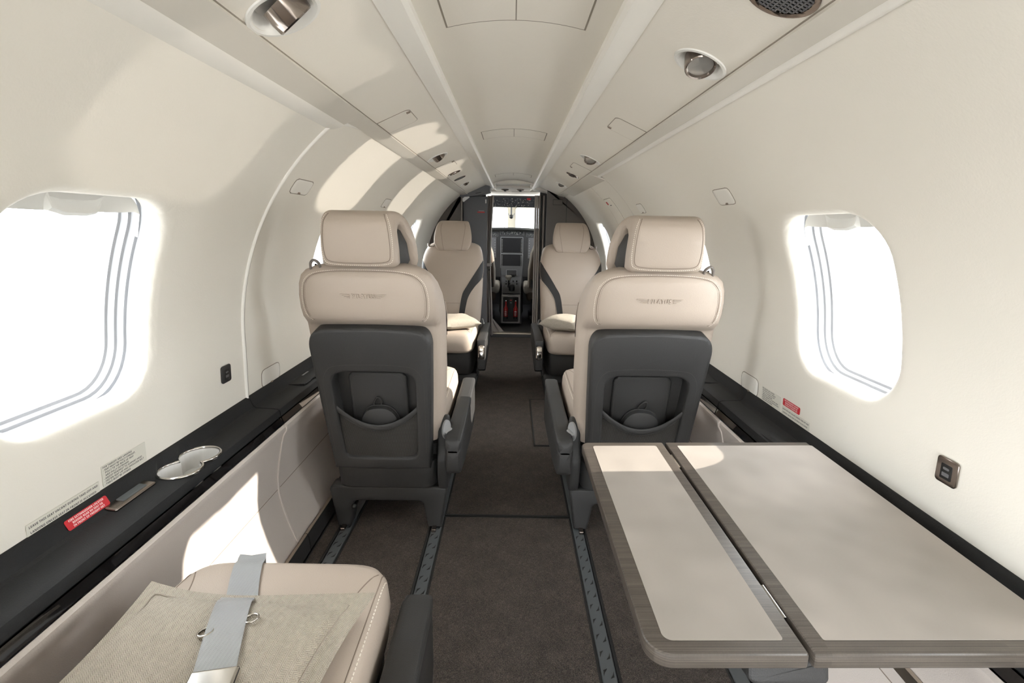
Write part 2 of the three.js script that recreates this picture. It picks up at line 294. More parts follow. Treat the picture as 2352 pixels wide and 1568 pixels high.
for (const side of [-1, 1]) {
  const sh = new THREE.Shape(); sh.moveTo(0, -ZA); sh.lineTo(pw, -ZA); sh.lineTo(pw, -(ZF - 0.05)); sh.lineTo(0, -(ZF - 0.05)); sh.closePath();
  for (const [z, r] of LIGHTS[side]) { const h = new THREE.Path(); h.absellipse(0.0535, -z, r * 0.93, r, 0, Math.PI * 2); sh.holes.push(h); }
  // shape plane: x = u, y = -z; the extrusion goes up behind the face
  const g = new THREE.ExtrudeGeometry(sh, { depth: 0.01, bevelEnabled: false, curveSegments: 20 }), p = g.attributes.position;
  for (let i = 0; i < p.count; i++) { const q = onPanel(side, p.getX(i), -p.getY(i), -p.getZ(i)); p.setXYZ(i, q.x, q.y, q.z); }
  obj('side_panel', soft(g, 0.5), M.ceiling, ceiling);
  const rail = sheet([PB, [0.224, 1.4035], [0.205, 1.3985], [0.186, 1.3915], [0.179, 1.3905], [0.1755, 1.3945], [0.177, 1.408], [0.19, 1.425], [0.215, 1.432]].map(([x, y]) => [x * side, y]), side * 0.004);
  obj('rail', slab(rail, ZF - 0.14, ZA, 0.5), M.pale, ceiling);
  obj('panel_joint', slab([[side * 0.3965, 1.3285], [side * 0.3925, 1.3302], [side * 0.3925, 1.34], [side * 0.3965, 1.34]], ZF, ZA), M.seam, ceiling);
}
// hatches in the centre panel: pairs of thin doors with a gap round them
function hatch(z0, z1, hw) {
  for (const s of [-1, 1]) {
    const line = []; for (let i = 0; i <= 8; i++) { const x = lerp(0.0012, hw, i / 8) * s; line.push([x, arch(x) - 0.0009]); }
    obj('ceiling_hatch', slab(sheet(s > 0 ? line : line.slice().reverse(), 0.004), z0, z1, 0.6), M.ceiling, ceiling);
  }
  const g = 0.0035, edge = []; for (let i = 0; i <= 16; i++) { const x = lerp(-hw - g, hw + g, i / 16); edge.push([x, arch(x) - 0.0006]); }
  obj('hatch_gap', slab(sheet(edge, 0.002), z0 - g, z1 + g, 0.6), M.seam, ceiling);
}
hatch(-1.105, -0.45, 0.138); hatch(-2.40, -2.225, 0.138); hatch(-4.12, -3.95, 0.14);

// cover strips between wall and ceiling
const t1 = struct('trim_1', slab(sheet([[-0.394, 1.3305], [-0.418, 1.3225], [-0.450, 1.3095]], 0.006), -1.375, ZA, 0.5), M.trim, 'broad cream cover strip above the left wall, near part');
obj('lip', slab(sheet([[-0.450, 1.3095], [-0.455, 1.3045], [-0.462, 1.3015], [-0.476, 1.2985], [-0.486, 1.298], [-0.490, 1.304]], 0.006), -1.375, ZA, 0.6), M.pale, t1);
struct('trim_2', slab(sheet([[-0.394, 1.3305], [-0.415, 1.3245], [-0.436, 1.3215], [-0.446, 1.322], [-0.452, 1.332]], 0.006), ZF, -1.375, 0.5), M.trim, 'narrow cream cover strip above the left wall, far part');
const t3 = struct('trim_3', slab(sheet([[0.394, 1.3305], [0.420, 1.3255], [0.438, 1.3225]], -0.006), -2.66, ZA, 0.5), M.trim, 'cream cover strip with a bright lip above the right wall');
obj('lip', slab(sheet([[0.438, 1.3225], [0.440, 1.3185], [0.444, 1.316], [0.450, 1.3165], [0.4545, 1.3195], [0.457, 1.326]], -0.005), -2.66, ZA, 0.8), M.pale, t3);
struct('trim_4', slab(sheet([[0.394, 1.3305], [0.425, 1.3205], [0.455, 1.3105], [0.478, 1.302], [0.486, 1.308]], -0.006), -4.0, -2.66, 0.5), M.trim, 'wider cream cover strip over the emergency exit on the right');
struct('trim_5', slab(sheet([[0.394, 1.3305], [0.420, 1.3265], [0.440, 1.3225], [0.447, 1.321], [0.456, 1.331]], -0.006), ZF, -4.0, 0.5), M.trim, 'short cream cover strip on the right next to the cockpit');
// lip where the aft liner ends, and the fine joints round the exit
const arcLine = (side, z, s0, s1, d, n = 28, slope = 0) => Array.from({ length: n + 1 }, (_, i) => { const s = lerp(s0, s1, i / n); return wp(side, s, z + slope * s, d); });
struct('trim_6', merge([tube(arcLine(-1, -1.362, SMIN, 0.69, -0.001), 0.0055, false, 60, 8), tube([...arcLine(-1, -1.362, 0.675, 0.70, -0.001, 2), V(-0.462, 1.312, -1.40), V(-0.452, 1.318, -1.46), V(-0.445, 1.323, -1.60)], 0.005, false, 20, 6)]), M.pale, 'pale raised lip round the end of the left aft liner');
struct('trim_7', tube(arcLine(-1, -1.3725, SMIN, 0.69, 0.001), 0.003, false, 60, 6), M.seam);
for (const [i, [z, s0, s1]] of [[-2.665, 0.02, 0.73], [-3.16, 0.1, 0.72]].entries()) struct('trim_' + (8 + i), tube(arcLine(1, z, s0, s1, 0.0006), 0.0018, false, 50, 5), M.trim);

// small covers let into walls
function wallPatch(side, z0, z1, s0, s1, r, lift) {
  const cz = (z0 + z1) / 2, cs = (s0 + s1) / 2, a = Math.abs(z1 - z0) / 2, b = Math.abs(s1 - s0) / 2, rings = [];
  for (const [k, e, d] of [[1, 0, 0.002], [1, 0, -lift * 0.6], [1, -0.0012, -lift], [0.7, 0, -lift], [0.35, 0, -lift], [0.01, 0, -lift]]) rings.push(Array.from({ length: 40 }, (_, i) => { const f = i / 40 * 2 * Math.PI, c = Math.cos(f), s = Math.sin(f), t = k * reach(c, s, a + e, b + e, r); return wp(side, cs + s * t, cz + c * t, d); }));
  return soft(raw(rings, true, side > 0), 0.5);
}
function cover(side, z0, z1, s0, s1, label, r = 0.012) {
  const o = obj('wall_cover', wallPatch(side, z0, z1, s0, s1, r, 0.0016), M.pale); tag(o, label, 'cover');
  obj('gap', wallPatch(side, Math.min(z0, z1) - 0.003, Math.max(z0, z1) + 0.003, s0 - 0.0022, s1 + 0.0022, r + 0.002, 0.0008), M.seam, o);
  obj('catch', at(rbox(0.004, 0.006, 0.014, 0.002), ...wp(side, s0 + 0.003, (z0 + z1) / 2, -0.002).toArray()), M.leatherSeam, o);
  return o;
}
const sy = sOfY;
cover(-1, -1.435, -1.555, sy(1.135), sy(1.172), 'small square cover high on the left wall behind the left headrest');
cover(-1, -2.42, -2.53, sy(1.135), sy(1.172), 'small square cover on the left wall between the two sunlit bands');
cover(1, -1.445, -1.555, sy(1.128), sy(1.17), 'small square cover high on the right wall above the right headrest');
cover(1, -2.40, -2.50, sy(1.13), sy(1.17), 'small slanted cover on the right wall above the far right headrest');
cover(-1, -1.455, -1.572, sy(0.545), sy(0.60), 'pale square cover on the left wall just above the dark ledge', 0.016);
cover(1, -1.448, -1.557, sy(0.545), sy(0.60), 'pale square cover on the right wall just above the dark ledge', 0.016);
{
  const o = obj('exit_handle_cover', wallPatch(1, -2.93, -3.14, sy(1.06), sy(1.225), 0.012, 0.0025), M.liner); tag(o, 'emergency exit handle cover on the far right wall with a red notice', 'cover');
  obj('gap', wallPatch(1, -2.927, -3.143, sy(1.06) - 0.003, sy(1.225) + 0.003, 0.013, 0.0006), M.seam, o);
  obj('notice', wallPatch(1, -3.075, -3.115, sy(1.195), sy(1.213), 0.003, 0.0034), M.redTag, o);
  obj('slot', wallPatch(1, -3.01, -3.06, sy(1.188), sy(1.193), 0.002, 0.0034), M.black, o);
}
{ const o = obj('exit_notice', at(box(0.03, 0.0012, 0.085), 0.435, 1.3148, -3.12, 0, 0, -0.34), M.redTag); tag(o, 'small red notice on the right ceiling strip above the exit', 'notice'); }

// ceiling fittings
function fitting(side, z, r, kind, label) {
  const c = onPanel(side, 0.0535, z), t = thing(kind === 'speaker' ? 'ceiling_speaker' : kind === 'gasper' ? 'air_outlet' : 'reading_light', label, kind === 'speaker' ? 'speaker' : kind === 'gasper' ? 'air vent' : 'lamp', c.toArray());
  t.quaternion.copy(panelTurn(side));
  const lat = (pts, m, name, parent = t) => obj(name, soft(new THREE.LatheGeometry(pts.map(([x, y]) => new THREE.Vector2(x, y)), 36), 0.6), m, parent);
  if (kind === 'speaker') {
    lat([[r + 0.004, -0.001], [r + 0.004, 0.0018], [r, 0.0026], [r - 0.004, 0.0015], [r - 0.004, -0.001]], M.bronze, 'rim');
    const holes = []; lat([[r - 0.002, -0.003], [0, -0.003]], M.black, 'backing');
    for (let i = -6; i <= 6; i++) { const w = Math.sqrt(Math.max(0, (r - 0.004) ** 2 - (i * r / 7) ** 2)); holes.push(at(box(w * 2, 0.0012, 0.0022), 0, 0, i * r / 7), at(box(0.0022, 0.0012, w * 2), i * r / 7, 0, 0)); }
    obj('grille', merge(holes), M.midgrey, t);
    return;
  }
  lat([[r + 0.007, 0.0], [r + 0.006, 0.0022], [r + 0.001, 0.0028], [r - 0.004, -0.001], [r - 0.010, -0.008], [r - 0.014, -0.016], [0, -0.018]], kind === 'gasper' ? M.bronze : M.white, 'dish');
  const k = r / 0.05, barrel = new THREE.Group(); barrel.name = 'lamp_head'; t.add(barrel);
  barrel.rotation.set(kind === 'gasper' ? 0.1 : 0.5, 0, kind === 'gasper' ? 0 : side * 0.25); barrel.position.set(0.004, -0.012, -0.003);
  const lat2 = (pts, m, name) => lat(pts.map(([x, y]) => [x * k, y * k]), m, name, barrel);
  lat2([[0.032, -0.004], [0.0325, 0.012], [0.031, 0.026], [0.029, 0.028], [0.0265, 0.026], [0.025, 0.014], [0.012, 0.006], [0, 0.005]], M.bronze, 'barrel');
  lat2([[0.0258, 0.020], [0.016, 0.0185], [0, 0.0178]], kind === 'gasper' ? M.black : M.screenGlass ??= phys(0.55, 0.53, 0.5, 0.15, { metalness: 0.6 }), 'lens');
}
const pos = { '-1': ['nearest camera on the left, tilted barrel', 'in the left ceiling panel beside the sunlit patch', 'far along the left ceiling panel', 'far left beside the second sunlit patch', 'furthest along the left ceiling panel'], '1': ['at the top edge of the right ceiling panel', 'nearest camera in the right ceiling panel', 'in the right ceiling panel opposite the left sunlit patch', 'far along the right ceiling panel', 'furthest along the right ceiling panel'] };
for (const side of [-1, 1]) LIGHTS[side].forEach(([z, r, kind], i) => fitting(side, z, r, kind, (kind === 'speaker' ? 'round dark speaker grille ' : kind === 'gasper' ? 'small chrome air outlet ' : 'swivelling bronze reading light ') + pos[side][i]));
function maskCover(side, z0, z1, label) {
  const c = onPanel(side, 0.052, (z0 + z1) / 2), t = thing('oxygen_mask_cover', label, 'cover', c.toArray()); t.quaternion.copy(panelTurn(side));
  const L = Math.abs(z1 - z0), g = (w, l, r, d) => { const e = new THREE.ExtrudeGeometry(rounded(w, l, [0.002, r, r, 0.002]), { depth: d, bevelEnabled: false, curveSegments: 6 }); e.rotateX(-Math.PI / 2); return soft(e, 0.5); };
  obj('door', at(g(0.098, L, 0.018, 0.0014), 0, 0.0, 0), M.ceiling, t); obj('gap', g(0.102, L + 0.007, 0.02, 0.0008), M.seam, t);
  obj('catch', at(rbox(0.012, 0.004, 0.01, 0.0015), 0.043, 0.0025, -L / 2 + 0.02), M.leatherSeam, t);
}
maskCover(-1, -1.50, -1.64, 'pale oxygen mask cover in the left ceiling panel, the nearer one'); maskCover(1, -1.55, -1.70, 'pale oxygen mask cover in the right ceiling panel, the nearer one');
maskCover(-1, -2.58, -2.75, 'pale oxygen mask cover in the left ceiling panel, the farther one'); maskCover(1, -2.58, -2.75, 'pale oxygen mask cover in the right ceiling panel, the farther one');

// ================================================================ ledges, side panels, floor
const ev = new Evaluator(); ev.useGroups = false; ev.attributes = ['position', 'normal', 'uv'];
const cutOut = (g, cuts) => { let a = new Brush(g); a.updateMatrixWorld(); for (const c of cuts) { const b = new Brush(c); b.updateMatrixWorld(); a = ev.evaluate(a, b, SUBTRACTION); } return soft(a.geometry, 0.45); };
const ledgeOutline = (side) => [[0.778, 0.548], [0.7735, 0.549], [0.7685, 0.545], [0.762, 0.528], [0.757, 0.519], [0.750, 0.5155], [0.740, 0.515], [0.705, 0.5135], [0.690, 0.512], [0.6845, 0.5095], [0.6815, 0.504], [0.680, 0.491], [0.686, 0.484], [0.71, 0.482], [0.775, 0.482]].map(([x, y]) => [x * side, y]).reverse();
const ledgeGeo = (side, z0, z1) => slab(ledgeOutline(side), z0, z1, 0.55);
// the cup recess: two overlapping rounds
const CUP = { x: -0.7265, za: -0.985, zb: -1.055, r: 0.0415 };
function cupShape(e) {                                                // x right, y = -z
  const s = new THREE.Shape(), r = CUP.r + e, h = (CUP.za - CUP.zb) / 2, w = Math.acos(Math.min(1, h / r));
  s.absarc(CUP.x, -CUP.za, r, Math.PI / 2 + w, Math.PI / 2 - w + 2 * Math.PI, false);
  s.absarc(CUP.x, -CUP.zb, r, -Math.PI / 2 + w, -Math.PI / 2 - w + 2 * Math.PI, false);
  s.closePath(); return s;
}
const flat = (shape, y0, y1, seg = 20) => { const g = new THREE.ExtrudeGeometry(shape, { depth: y1 - y0, bevelEnabled: false, curveSegments: seg }); g.rotateX(-Math.PI / 2); g.translate(0, y0, 0); return soft(g, 0.5); };
{
  const t = thing('side_ledge', 'dark grey ledge along the left wall with cup holder, the near part', 'ledge');
  const tray = at(rbox(0.026, 0.05, 0.098, 0.008), -0.7595, 0.52, -0.873);
  obj('ledge_top', cutOut(ledgeGeo(-1, -1.362, 0.34), [flat(cupShape(0), 0.40, 0.60)]), M.ledge, t);
  const cup = obj('cup_holder', flat(cupShape(0.001), 0.468, 0.470), mat(0.74, 0.73, 0.71, 0.4), t); cup.userData.label = 'two joined round cup wells with a chrome rim';
  const wall = []; { const pts = cupShape(-0.0008).getPoints(24); for (const y of [0.468, 0.514]) wall.push(pts.map((p) => V(p.x, y, -p.y))); }
  obj('cup_wall', soft(raw(wall, true), 0.6), mat(0.74, 0.73, 0.71, 0.35, { side: THREE.DoubleSide }), cup);
  obj('chrome_rim', tube(cupShape(0.002).getPoints(24).slice(0, -1).map((p) => V(p.x, 0.516, -p.y)), 0.0036, true, 120, 8), M.chrome, cup);
  const tr = obj('switch_plate', at(rbox(0.034, 0.008, 0.106, 0.004), -0.752, 0.5185, -0.873, 0, 0, -0.12), M.bronze, t);
  obj('switch_recess', at(rbox(0.016, 0.004, 0.062, 0.002), -0.750, 0.5222, -0.878, 0, 0, -0.12), M.track, tr);
}
{
  const t = thing('side_ledge', 'dark grey ledge along the left wall beyond the seam, with a storage lid', 'ledge');
  obj('ledge_top', ledgeGeo(-1, ZF, -1.366), M.ledge, t);
  obj('storage_lid', at(rbox(0.062, 0.006, 0.36, 0.003), -0.728, 0.5155, -1.76, 0, 0, 0.06), M.ledge, t);
  obj('lid_label', at(box(0.006, 0.0008, 0.05), -0.744, 0.5200, -1.70), M.grey, t); obj('finger_notch', at(rbox(0.012, 0.002, 0.04, 0.001), -0.701, 0.518, -1.61), M.black, t);
}
{
  const t = thing('side_ledge', 'dark grey ledge along the right wall beside the table', 'ledge');
  obj('ledge_top', ledgeGeo(1, -1.50, ZA), M.ledge, t);
  const lip = []; for (let i = 0; i <= 16; i++) { const z = lerp(-1.33, -1.06, i / 16), k = Math.sin(i / 16 * Math.PI / 2) ** 2; lip.push([V(0.684, 0.50, z), V(0.69, 0.509 + 0.014 * k, z), V(0.698, 0.512 + 0.018 * k, z), V(0.708, 0.512 + 0.016 * k, z), V(0.720, 0.513 + 0.006 * k, z), V(0.735, 0.514, z)]); }
  obj('table_slot_lip', gridMesh(lip, 0.6), M.ledge, t);
}
{
  const t = thing('side_ledge', 'dark grey ledge along the right wall beyond the seam, with a storage lid', 'ledge');
  obj('ledge_top', ledgeGeo(1, ZF, -1.504), M.ledge, t);
  obj('storage_lid', at(rbox(0.062, 0.006, 0.36, 0.003), 0.728, 0.5155, -1.86, 0, 0, -0.06), M.ledge, t);
  obj('lid_label', at(box(0.006, 0.0008, 0.05), 0.744, 0.5200, -1.80), M.grey, t); obj('finger_notch', at(rbox(0.012, 0.002, 0.04, 0.001), 0.701, 0.518, -1.71), M.black, t);
}
// gloss black strips under the ledges
for (const [side, z0, z1, label] of [[-1, -1.361, 0.34, 'glossy black strip under the left ledge, the near part'], [-1, ZF, -1.367, 'glossy black strip under the left ledge, the far part'], [1, -1.50, ZA, 'glossy black strip under the right ledge by the table'], [1, ZF, -1.505, 'glossy black strip under the right ledge, the far part']])
  tag(obj('gloss_strip', slab([[0.684, 0.4815], [0.679, 0.4865], [0.6735, 0.468], [0.676, 0.4655], [0.69, 0.4655], [0.69, 0.4815]].map(([x, y]) => [x * side, y]).reverse(), z0, z1, 0.4), M.gloss), label, 'trim strip');
// leather side panels in two sections with a horizontal seam, and the kick plates
const upperPanel = [[0.674, 0.464], [0.668, 0.458], [0.668, 0.447], [0.678, 0.430], [0.690, 0.385], [0.702, 0.330], [0.708, 0.285], [0.709, 0.252]], lowerPanel = [[0.709, 0.249], [0.706, 0.215], [0.692, 0.150], [0.674, 0.090], [0.664, 0.060]];
for (const [side, z0, z1, label] of [[-1, -1.361, 0.34, 'grey leather side panel under the left ledge with the sunlit patch'], [-1, ZF, -1.365, 'grey leather side panel under the left ledge beside the middle seat'], [1, -1.45, ZA, 'grey leather side panel under the right ledge behind the table'], [1, ZF, -1.454, 'grey leather side panel under the right ledge beside the middle seat']]) {
  const t = thing('leather_sidewall', label, 'panel'), sh = (l) => slab(sheet(l.map(([x, y]) => [x * side, y]), side * 0.02), z0, z1, 0.6);
  obj('upper_panel', sh(upperPanel), M.leatherGrey, t); obj('lower_panel', sh(lowerPanel), M.leatherGrey, t);
  obj('seam', slab([[0.7095, 0.247], [0.7095, 0.254], [0.72, 0.254], [0.72, 0.247]].map(([x, y]) => [x * side, y]), z0, z1), M.leatherSeam, t);
  obj('end_piping', tube([...upperPanel, ...lowerPanel].map(([x, y]) => V((x - 0.0015) * side, y, z1 < -1 ? z1 : z0)), 0.003, false, 40, 6), M.leatherGrey, t);
  if (side > 0 && z1 > 0) obj('chrome_strip', slab([[0.694, 0.318], [0.699, 0.29], [0.706, 0.29], [0.702, 0.318]].reverse(), z0, z1), M.brushed, t);
}
for (const [side, z0, z1, label] of [[-1, -1.40, 0.34, 'dark kick plate at the foot of the left wall by the sunlit panel'], [-1, ZF, -1.404, 'dark kick plate at the foot of the left wall beside the middle seat'], [1, ZF, ZA, 'dark kick plate at the foot of the right wall']]) {
  const o = obj('kick_plate', slab([[0.66, 0.058], [0.6555, 0.068], [0.649, 0.066], [0.646, 0.055], [0.642, 0.01], [0.662, 0.01], [0.662, 0.05]].map(([x, y]) => [x * side, y]).reverse(), z0, z1, 0.4), M.dark);
  tag(o, label, 'kick plate'); obj('top_edge', slab([[0.6605, 0.066], [0.6555, 0.0695], [0.649, 0.0675], [0.66, 0.06]].map(([x, y]) => [x * side, y]).reverse(), z0, z1), M.leatherSeam, o);
}

// carpets with bound edges
function carpet(x0, x1, z0, z1, label) {
  const w = x1 - x0, l = z1 - z0, o = obj('carpet_panel', at(box(w - 0.012, 0.012, l - 0.012), (x0 + x1) / 2, 0.003, (z0 + z1) / 2), M.carpet); tag(o, label, 'carpet');
  const e = (a, b, c, d) => obj('bound_edge', at(rbox(a, 0.011, b, 0.0035, 2), c, 0.0045, d), M.binding, o);
  e(0.0085, l, x0 + 0.004, (z0 + z1) / 2); e(0.0085, l, x1 - 0.004, (z0 + z1) / 2); e(w, 0.0085, (x0 + x1) / 2, z0 + 0.004); e(w, 0.0085, (x0 + x1) / 2, z1 - 0.004);
}
carpet(-0.232, 0.232, -1.607, 1.2, 'brown aisle carpet nearest camera, in front of the cross seam');
carpet(-0.232, 0.232, -4.63, -1.613, 'brown aisle carpet beyond the cross seam, running to the cockpit');
carpet(-0.546, -0.272, -4.4, 1.2, 'brown carpet strip between the two left seat tracks');
carpet(0.272, 0.546, -4.4, 1.2, 'brown carpet strip between the two right seat tracks, under the table');
carpet(-0.640, -0.588, -4.4, 1.2, 'narrow brown carpet strip along the left kick plate');
carpet(0.588, 0.640, -4.4, 1.2, 'narrow brown carpet strip along the right kick plate');
{
  const o = obj('floor_hatch', at(box(0.094, 0.006, 0.64), 0.176, 0.0115, -2.535), M.carpet); tag(o, 'small carpeted floor hatch beside the right middle seat', 'floor hatch');
  obj('bound_edge', merge([at(rbox(0.008, 0.009, 0.66, 0.003, 2), 0.127, 0.0115, -2.535), at(rbox(0.105, 0.009, 0.008, 0.003, 2), 0.178, 0.0115, -2.209), at(rbox(0.105, 0.009, 0.004, 0.002, 2), 0.178, 0.0105, -2.861)]), M.binding, o);
}
// seat tracks with rows of small teeth
const tooth = (() => { const s = new THREE.Shape(); s.moveTo(0, 0); s.lineTo(0.009, 0.004); s.lineTo(0.0105, 0.020); s.lineTo(0.0065, 0.0095); s.closePath(); const g = new THREE.ExtrudeGeometry(s, { depth: 0.002, bevelEnabled: false }); g.rotateX(-Math.PI / 2); return soft(g, 0.4); })();
for (const [x, label, zs] of [[-0.251, 'grey seat track on the left of the aisle', -1.5], [0.251, 'grey seat track on the right of the aisle', -1.5], [-0.567, 'grey seat track next to the left side panel', -1.5], [0.567, 'grey seat track next to the right side panel', 0]]) {
  const o = obj('seat_track', slab([[-0.019, 0], [-0.019, 0.005], [-0.016, 0.008], [0.016, 0.008], [0.019, 0.005], [0.019, 0]].map(([a, b]) => [a + x, b]).reverse(), -4.3, 1.2, 0.3), M.track); tag(o, label, 'seat track');
  if (zs) for (let i = 0; i < 34; i++) { const m = obj('tooth', tooth, M.black, o); const s = i % 2 ? 1 : -1; m.position.set(x + s * 0.0025, 0.0072, -0.66 - i * 0.0262); m.rotation.y = s > 0 ? 0 : Math.PI; }
}

// ---------------------------------------------------------------- folding table on the right
{
  const t = thing('folding_table', 'fold-out table with taupe leather top and dark wood border on the right', 'table', [0.172, 0.556, -0.482]);
  t.rotation.z = 0.02;
  const L = 0.592, W1 = 0.193, W2 = 0.336, gap = 0.006, th = 0.022;
  const top = (s, y0, d, bv) => { const g = new THREE.ExtrudeGeometry(s, { depth: d - 2 * bv, bevelEnabled: bv > 0, bevelThickness: bv, bevelSize: bv, bevelOffset: -bv, bevelSegments: 3, curveSegments: 12 }); g.rotateX(-Math.PI / 2); g.translate(0, y0 + bv, 0); return soft(g, 0.5); };
  const leaf = (name, x0, w, r, ri, bx0, bx1, bz) => {
    const f = obj(name, top(rounded(w, L, r, x0 + w / 2, L / 2), -th, th, 0.004), M.wood, t);
    const iw = w - bx0 - bx1, il = L - 2 * bz;
    obj('inlay', top(rounded(iw, il, ri, x0 + bx0 + iw / 2, L / 2), -0.004, 0.0047, 0), M.inlay, f).userData.label = 'taupe leather writing surface';
    return f;
  };
  leaf('outer_leaf', 0, W1, [0.032, 0.004, 0.004, 0.018], [0.012, 0.004, 0.004, 0.008], 0.024, 0.021, 0.021);
  leaf('inner_leaf', W1 + gap, W2, [0.004, 0.004, 0.004, 0.004], [0.003, 0.003, 0.003, 0.003], 0.022, 0.0, 0.021);
  obj('hinge_gap', at(box(gap + 0.002, 0.008, L - 0.02), W1 + gap / 2, -0.016, -L / 2), M.black, t);
  const h = obj('hinge', at(cyl(0.0035, 0.0035, 0.06, 12), W1 + gap / 2, -0.006, -0.09, Math.PI / 2), M.chrome, t); h.userData.label = 'small bright hinge barrel in the gap';
  obj('hinge', at(cyl(0.0035, 0.0035, 0.06, 12), W1 + gap / 2, -0.006, -L + 0.09, Math.PI / 2), M.chrome, t);
  obj('latch_lever', at(extrude(rounded(0.10, 0.034, [0.012, 0.008, 0.004, 0.016]), 0.03, 0.006), W1 - 0.014, -0.045, -0.04, -0.25), M.dark, t);
  obj('support_arm', at(rbox(0.3, 0.03, 0.03, 0.006), W1 + 0.19, -0.038, -0.30), M.dark, t); obj('support_arm', at(rbox(0.03, 0.06, 0.30, 0.006), W1 + W2 - 0.01, -0.055, -0.30), M.dark, t);
}

// ---------------------------------------------------------------- placards on the walls, power sockets
const LINES = {
  rules: ['FOR TAKEOFF AND LANDING', '- SEAT MUST BE FULLY UPRIGHT,', '   FULLY TO THE BACK OF SEAT', '   AND FULLY OUTBOARD', '- ADJUST HEADREST TO SUPPORT HEAD', '- FASTEN SEAT LAP AND SHOULDER BELT', '- TABLE MUST BE STOWED'],
  vacant: ['LEAVE THIS SEAT VACANT DURING TAKE-OFF AND', ' LANDING UNLESS SEAT IN FRONT IS OCCUPIED'],
  fire: ['FIRE EXTINGUISHER LOCATED', 'BEHIND REAR RH SEAT OR', 'IN FRONT OF FREIGHT NET'],
};
const signTex = {};
function sign(key, w, h) {
  return signTex[key] ??= mat(1, 1, 1, 0.5, { map: canvasTex(1024, Math.round(1024 * h / w), (c, cw, ch) => {
    const red = key === 'fire', lines = LINES[key], lh = ch / (lines.length + (red ? 0.35 : 0.3));
    c.fillStyle = red ? '#c8202c' : '#dedbd0'; c.fillRect(0, 0, cw, ch); c.fillStyle = red ? '#f6e6e4' : '#2b2b2b'; c.textBaseline = 'middle'; c.textAlign = red ? 'center' : 'left';
    let size = lh * 0.92; c.font = 'bold ' + size + 'px sans-serif'; const widest = Math.max(...lines.map((l) => c.measureText(l).width)); if (widest > cw * 0.95) size *= cw * 0.95 / widest; c.font = 'bold ' + size + 'px sans-serif';
    lines.forEach((l, i) => c.fillText(l, red ? cw / 2 : cw * 0.025, lh * (i + 0.66)));
  }) });
}
function placard(side, z0, z1, y0, y1, key, label, place) {           // z0 is where the text begins
  const w = Math.abs(z1 - z0), h = y1 - y0, g = new THREE.ExtrudeGeometry(rounded(w, h, key === 'fire' ? 0.0035 : 0.001), { depth: 0.0006, bevelEnabled: false, curveSegments: 4 }), uv = g.attributes.uv, p = g.attributes.position;
  for (let i = 0; i < p.count; i++) uv.setXY(i, p.getX(i) / w + 0.5, p.getY(i) / h + 0.5);
  const m = obj('wall_placard', g, sign(key, w, h)); tag(m, label, 'sign');
  const yc = (y0 + y1) / 2, x = place ?? (R + 0.05 * (CY - yc) - 0.0012);
  m.position.set(side * x, yc, (z0 + z1) / 2);
  m.rotation.set(0, -side * Math.PI / 2, 0); m.rotateX(place ? -0.42 : 0.05);
}
placard(-1, -0.845, -0.958, 0.5515, 0.594, 'rules', 'seven-line takeoff and landing notice on the left wall');
placard(-1, -0.694, -0.836, 0.5465, 0.5695, 'vacant', 'two-line leave this seat vacant notice on the left wall');
placard(-1, -0.747, -0.836, 0.5225, 0.5415, 'fire', 'red fire extinguisher notice on the left ledge', 0.7622);
placard(1, -1.42, -1.314, 0.5515, 0.5925, 'rules', 'seven-line takeoff and landing notice on the right wall');
placard(1, -1.304, -1.173, 0.5515, 0.573, 'vacant', 'two-line leave this seat vacant notice on the right wall');
placard(1, -1.302, -1.22, 0.5765, 0.5965, 'fire', 'red fire extinguisher notice on the right wall');
function socket(side, z, y, m, label) {
  const t = thing('power_socket', label, 'socket', [side * (R + 0.05 * (CY - y) - 0.001), y, z]); t.rotation.y = -side * Math.PI / 2; t.rotateX(0.05);
  obj('plate', extrude(rounded(0.043, 0.048, 0.007), 0.004, 0.0018), m, t);
  obj('recess', at(extrude(rounded(0.022, 0.028, 0.002), 0.0012, 0.0004), 0, -0.001, 0.0035), M.black, t);
  obj('port', at(extrude(rounded(0.012, 0.0045, 0.002), 0.0012, 0.0003), 0, 0.005, 0.0042), M.midgrey, t); obj('port', at(extrude(rounded(0.014, 0.007, 0.001), 0.0012, 0.0003), 0, -0.006, 0.0042), M.midgrey, t);
}
socket(-1, -1.264, 0.651, M.dark, 'small black usb power socket on the left wall'); socket(1, -0.779, 0.648, M.bronze, 'small bronze usb power socket on the right wall above the table');

// ================================================================ passenger seats
const font = await new FontLoader().loadAsync('fonts/droid/droid_sans_bold.typeface.json');
// a seat faces -z, its origin on the floor; aisle = +1 or -1 says on which side of it the aisle is
const SLOPE = 0.2, Y0 = 0.43, ZB = 0.235;
const BODY = [ // y, half width rear, half width front, front depth, rear depth (from the middle line)
  [0.34, 0.152, 0.190, 0.085, 0.018], [0.36, 0.160, 0.200, 0.098, 0.02], [0.43, 0.168, 0.212, 0.112, 0.02], [0.60, 0.176, 0.222, 0.115, 0.022], [0.752, 0.184, 0.224, 0.112, 0.024], [0.769, 0.188, 0.223, 0.110, 0.056], [0.785, 0.193, 0.222, 0.108, 0.074], [0.812, 0.196, 0.219, 0.104, 0.082],
  [0.85, 0.198, 0.210, 0.096, 0.082], [0.885, 0.196, 0.194, 0.086, 0.080], [0.91, 0.190, 0.174, 0.075, 0.074], [0.924, 0.178, 0.154, 0.064, 0.064], [0.936, 0.150, 0.128, 0.050, 0.050], [0.943, 0.11, 0.10, 0.032, 0.032], [0.945, 0.07, 0.07, 0.02, 0.02]];
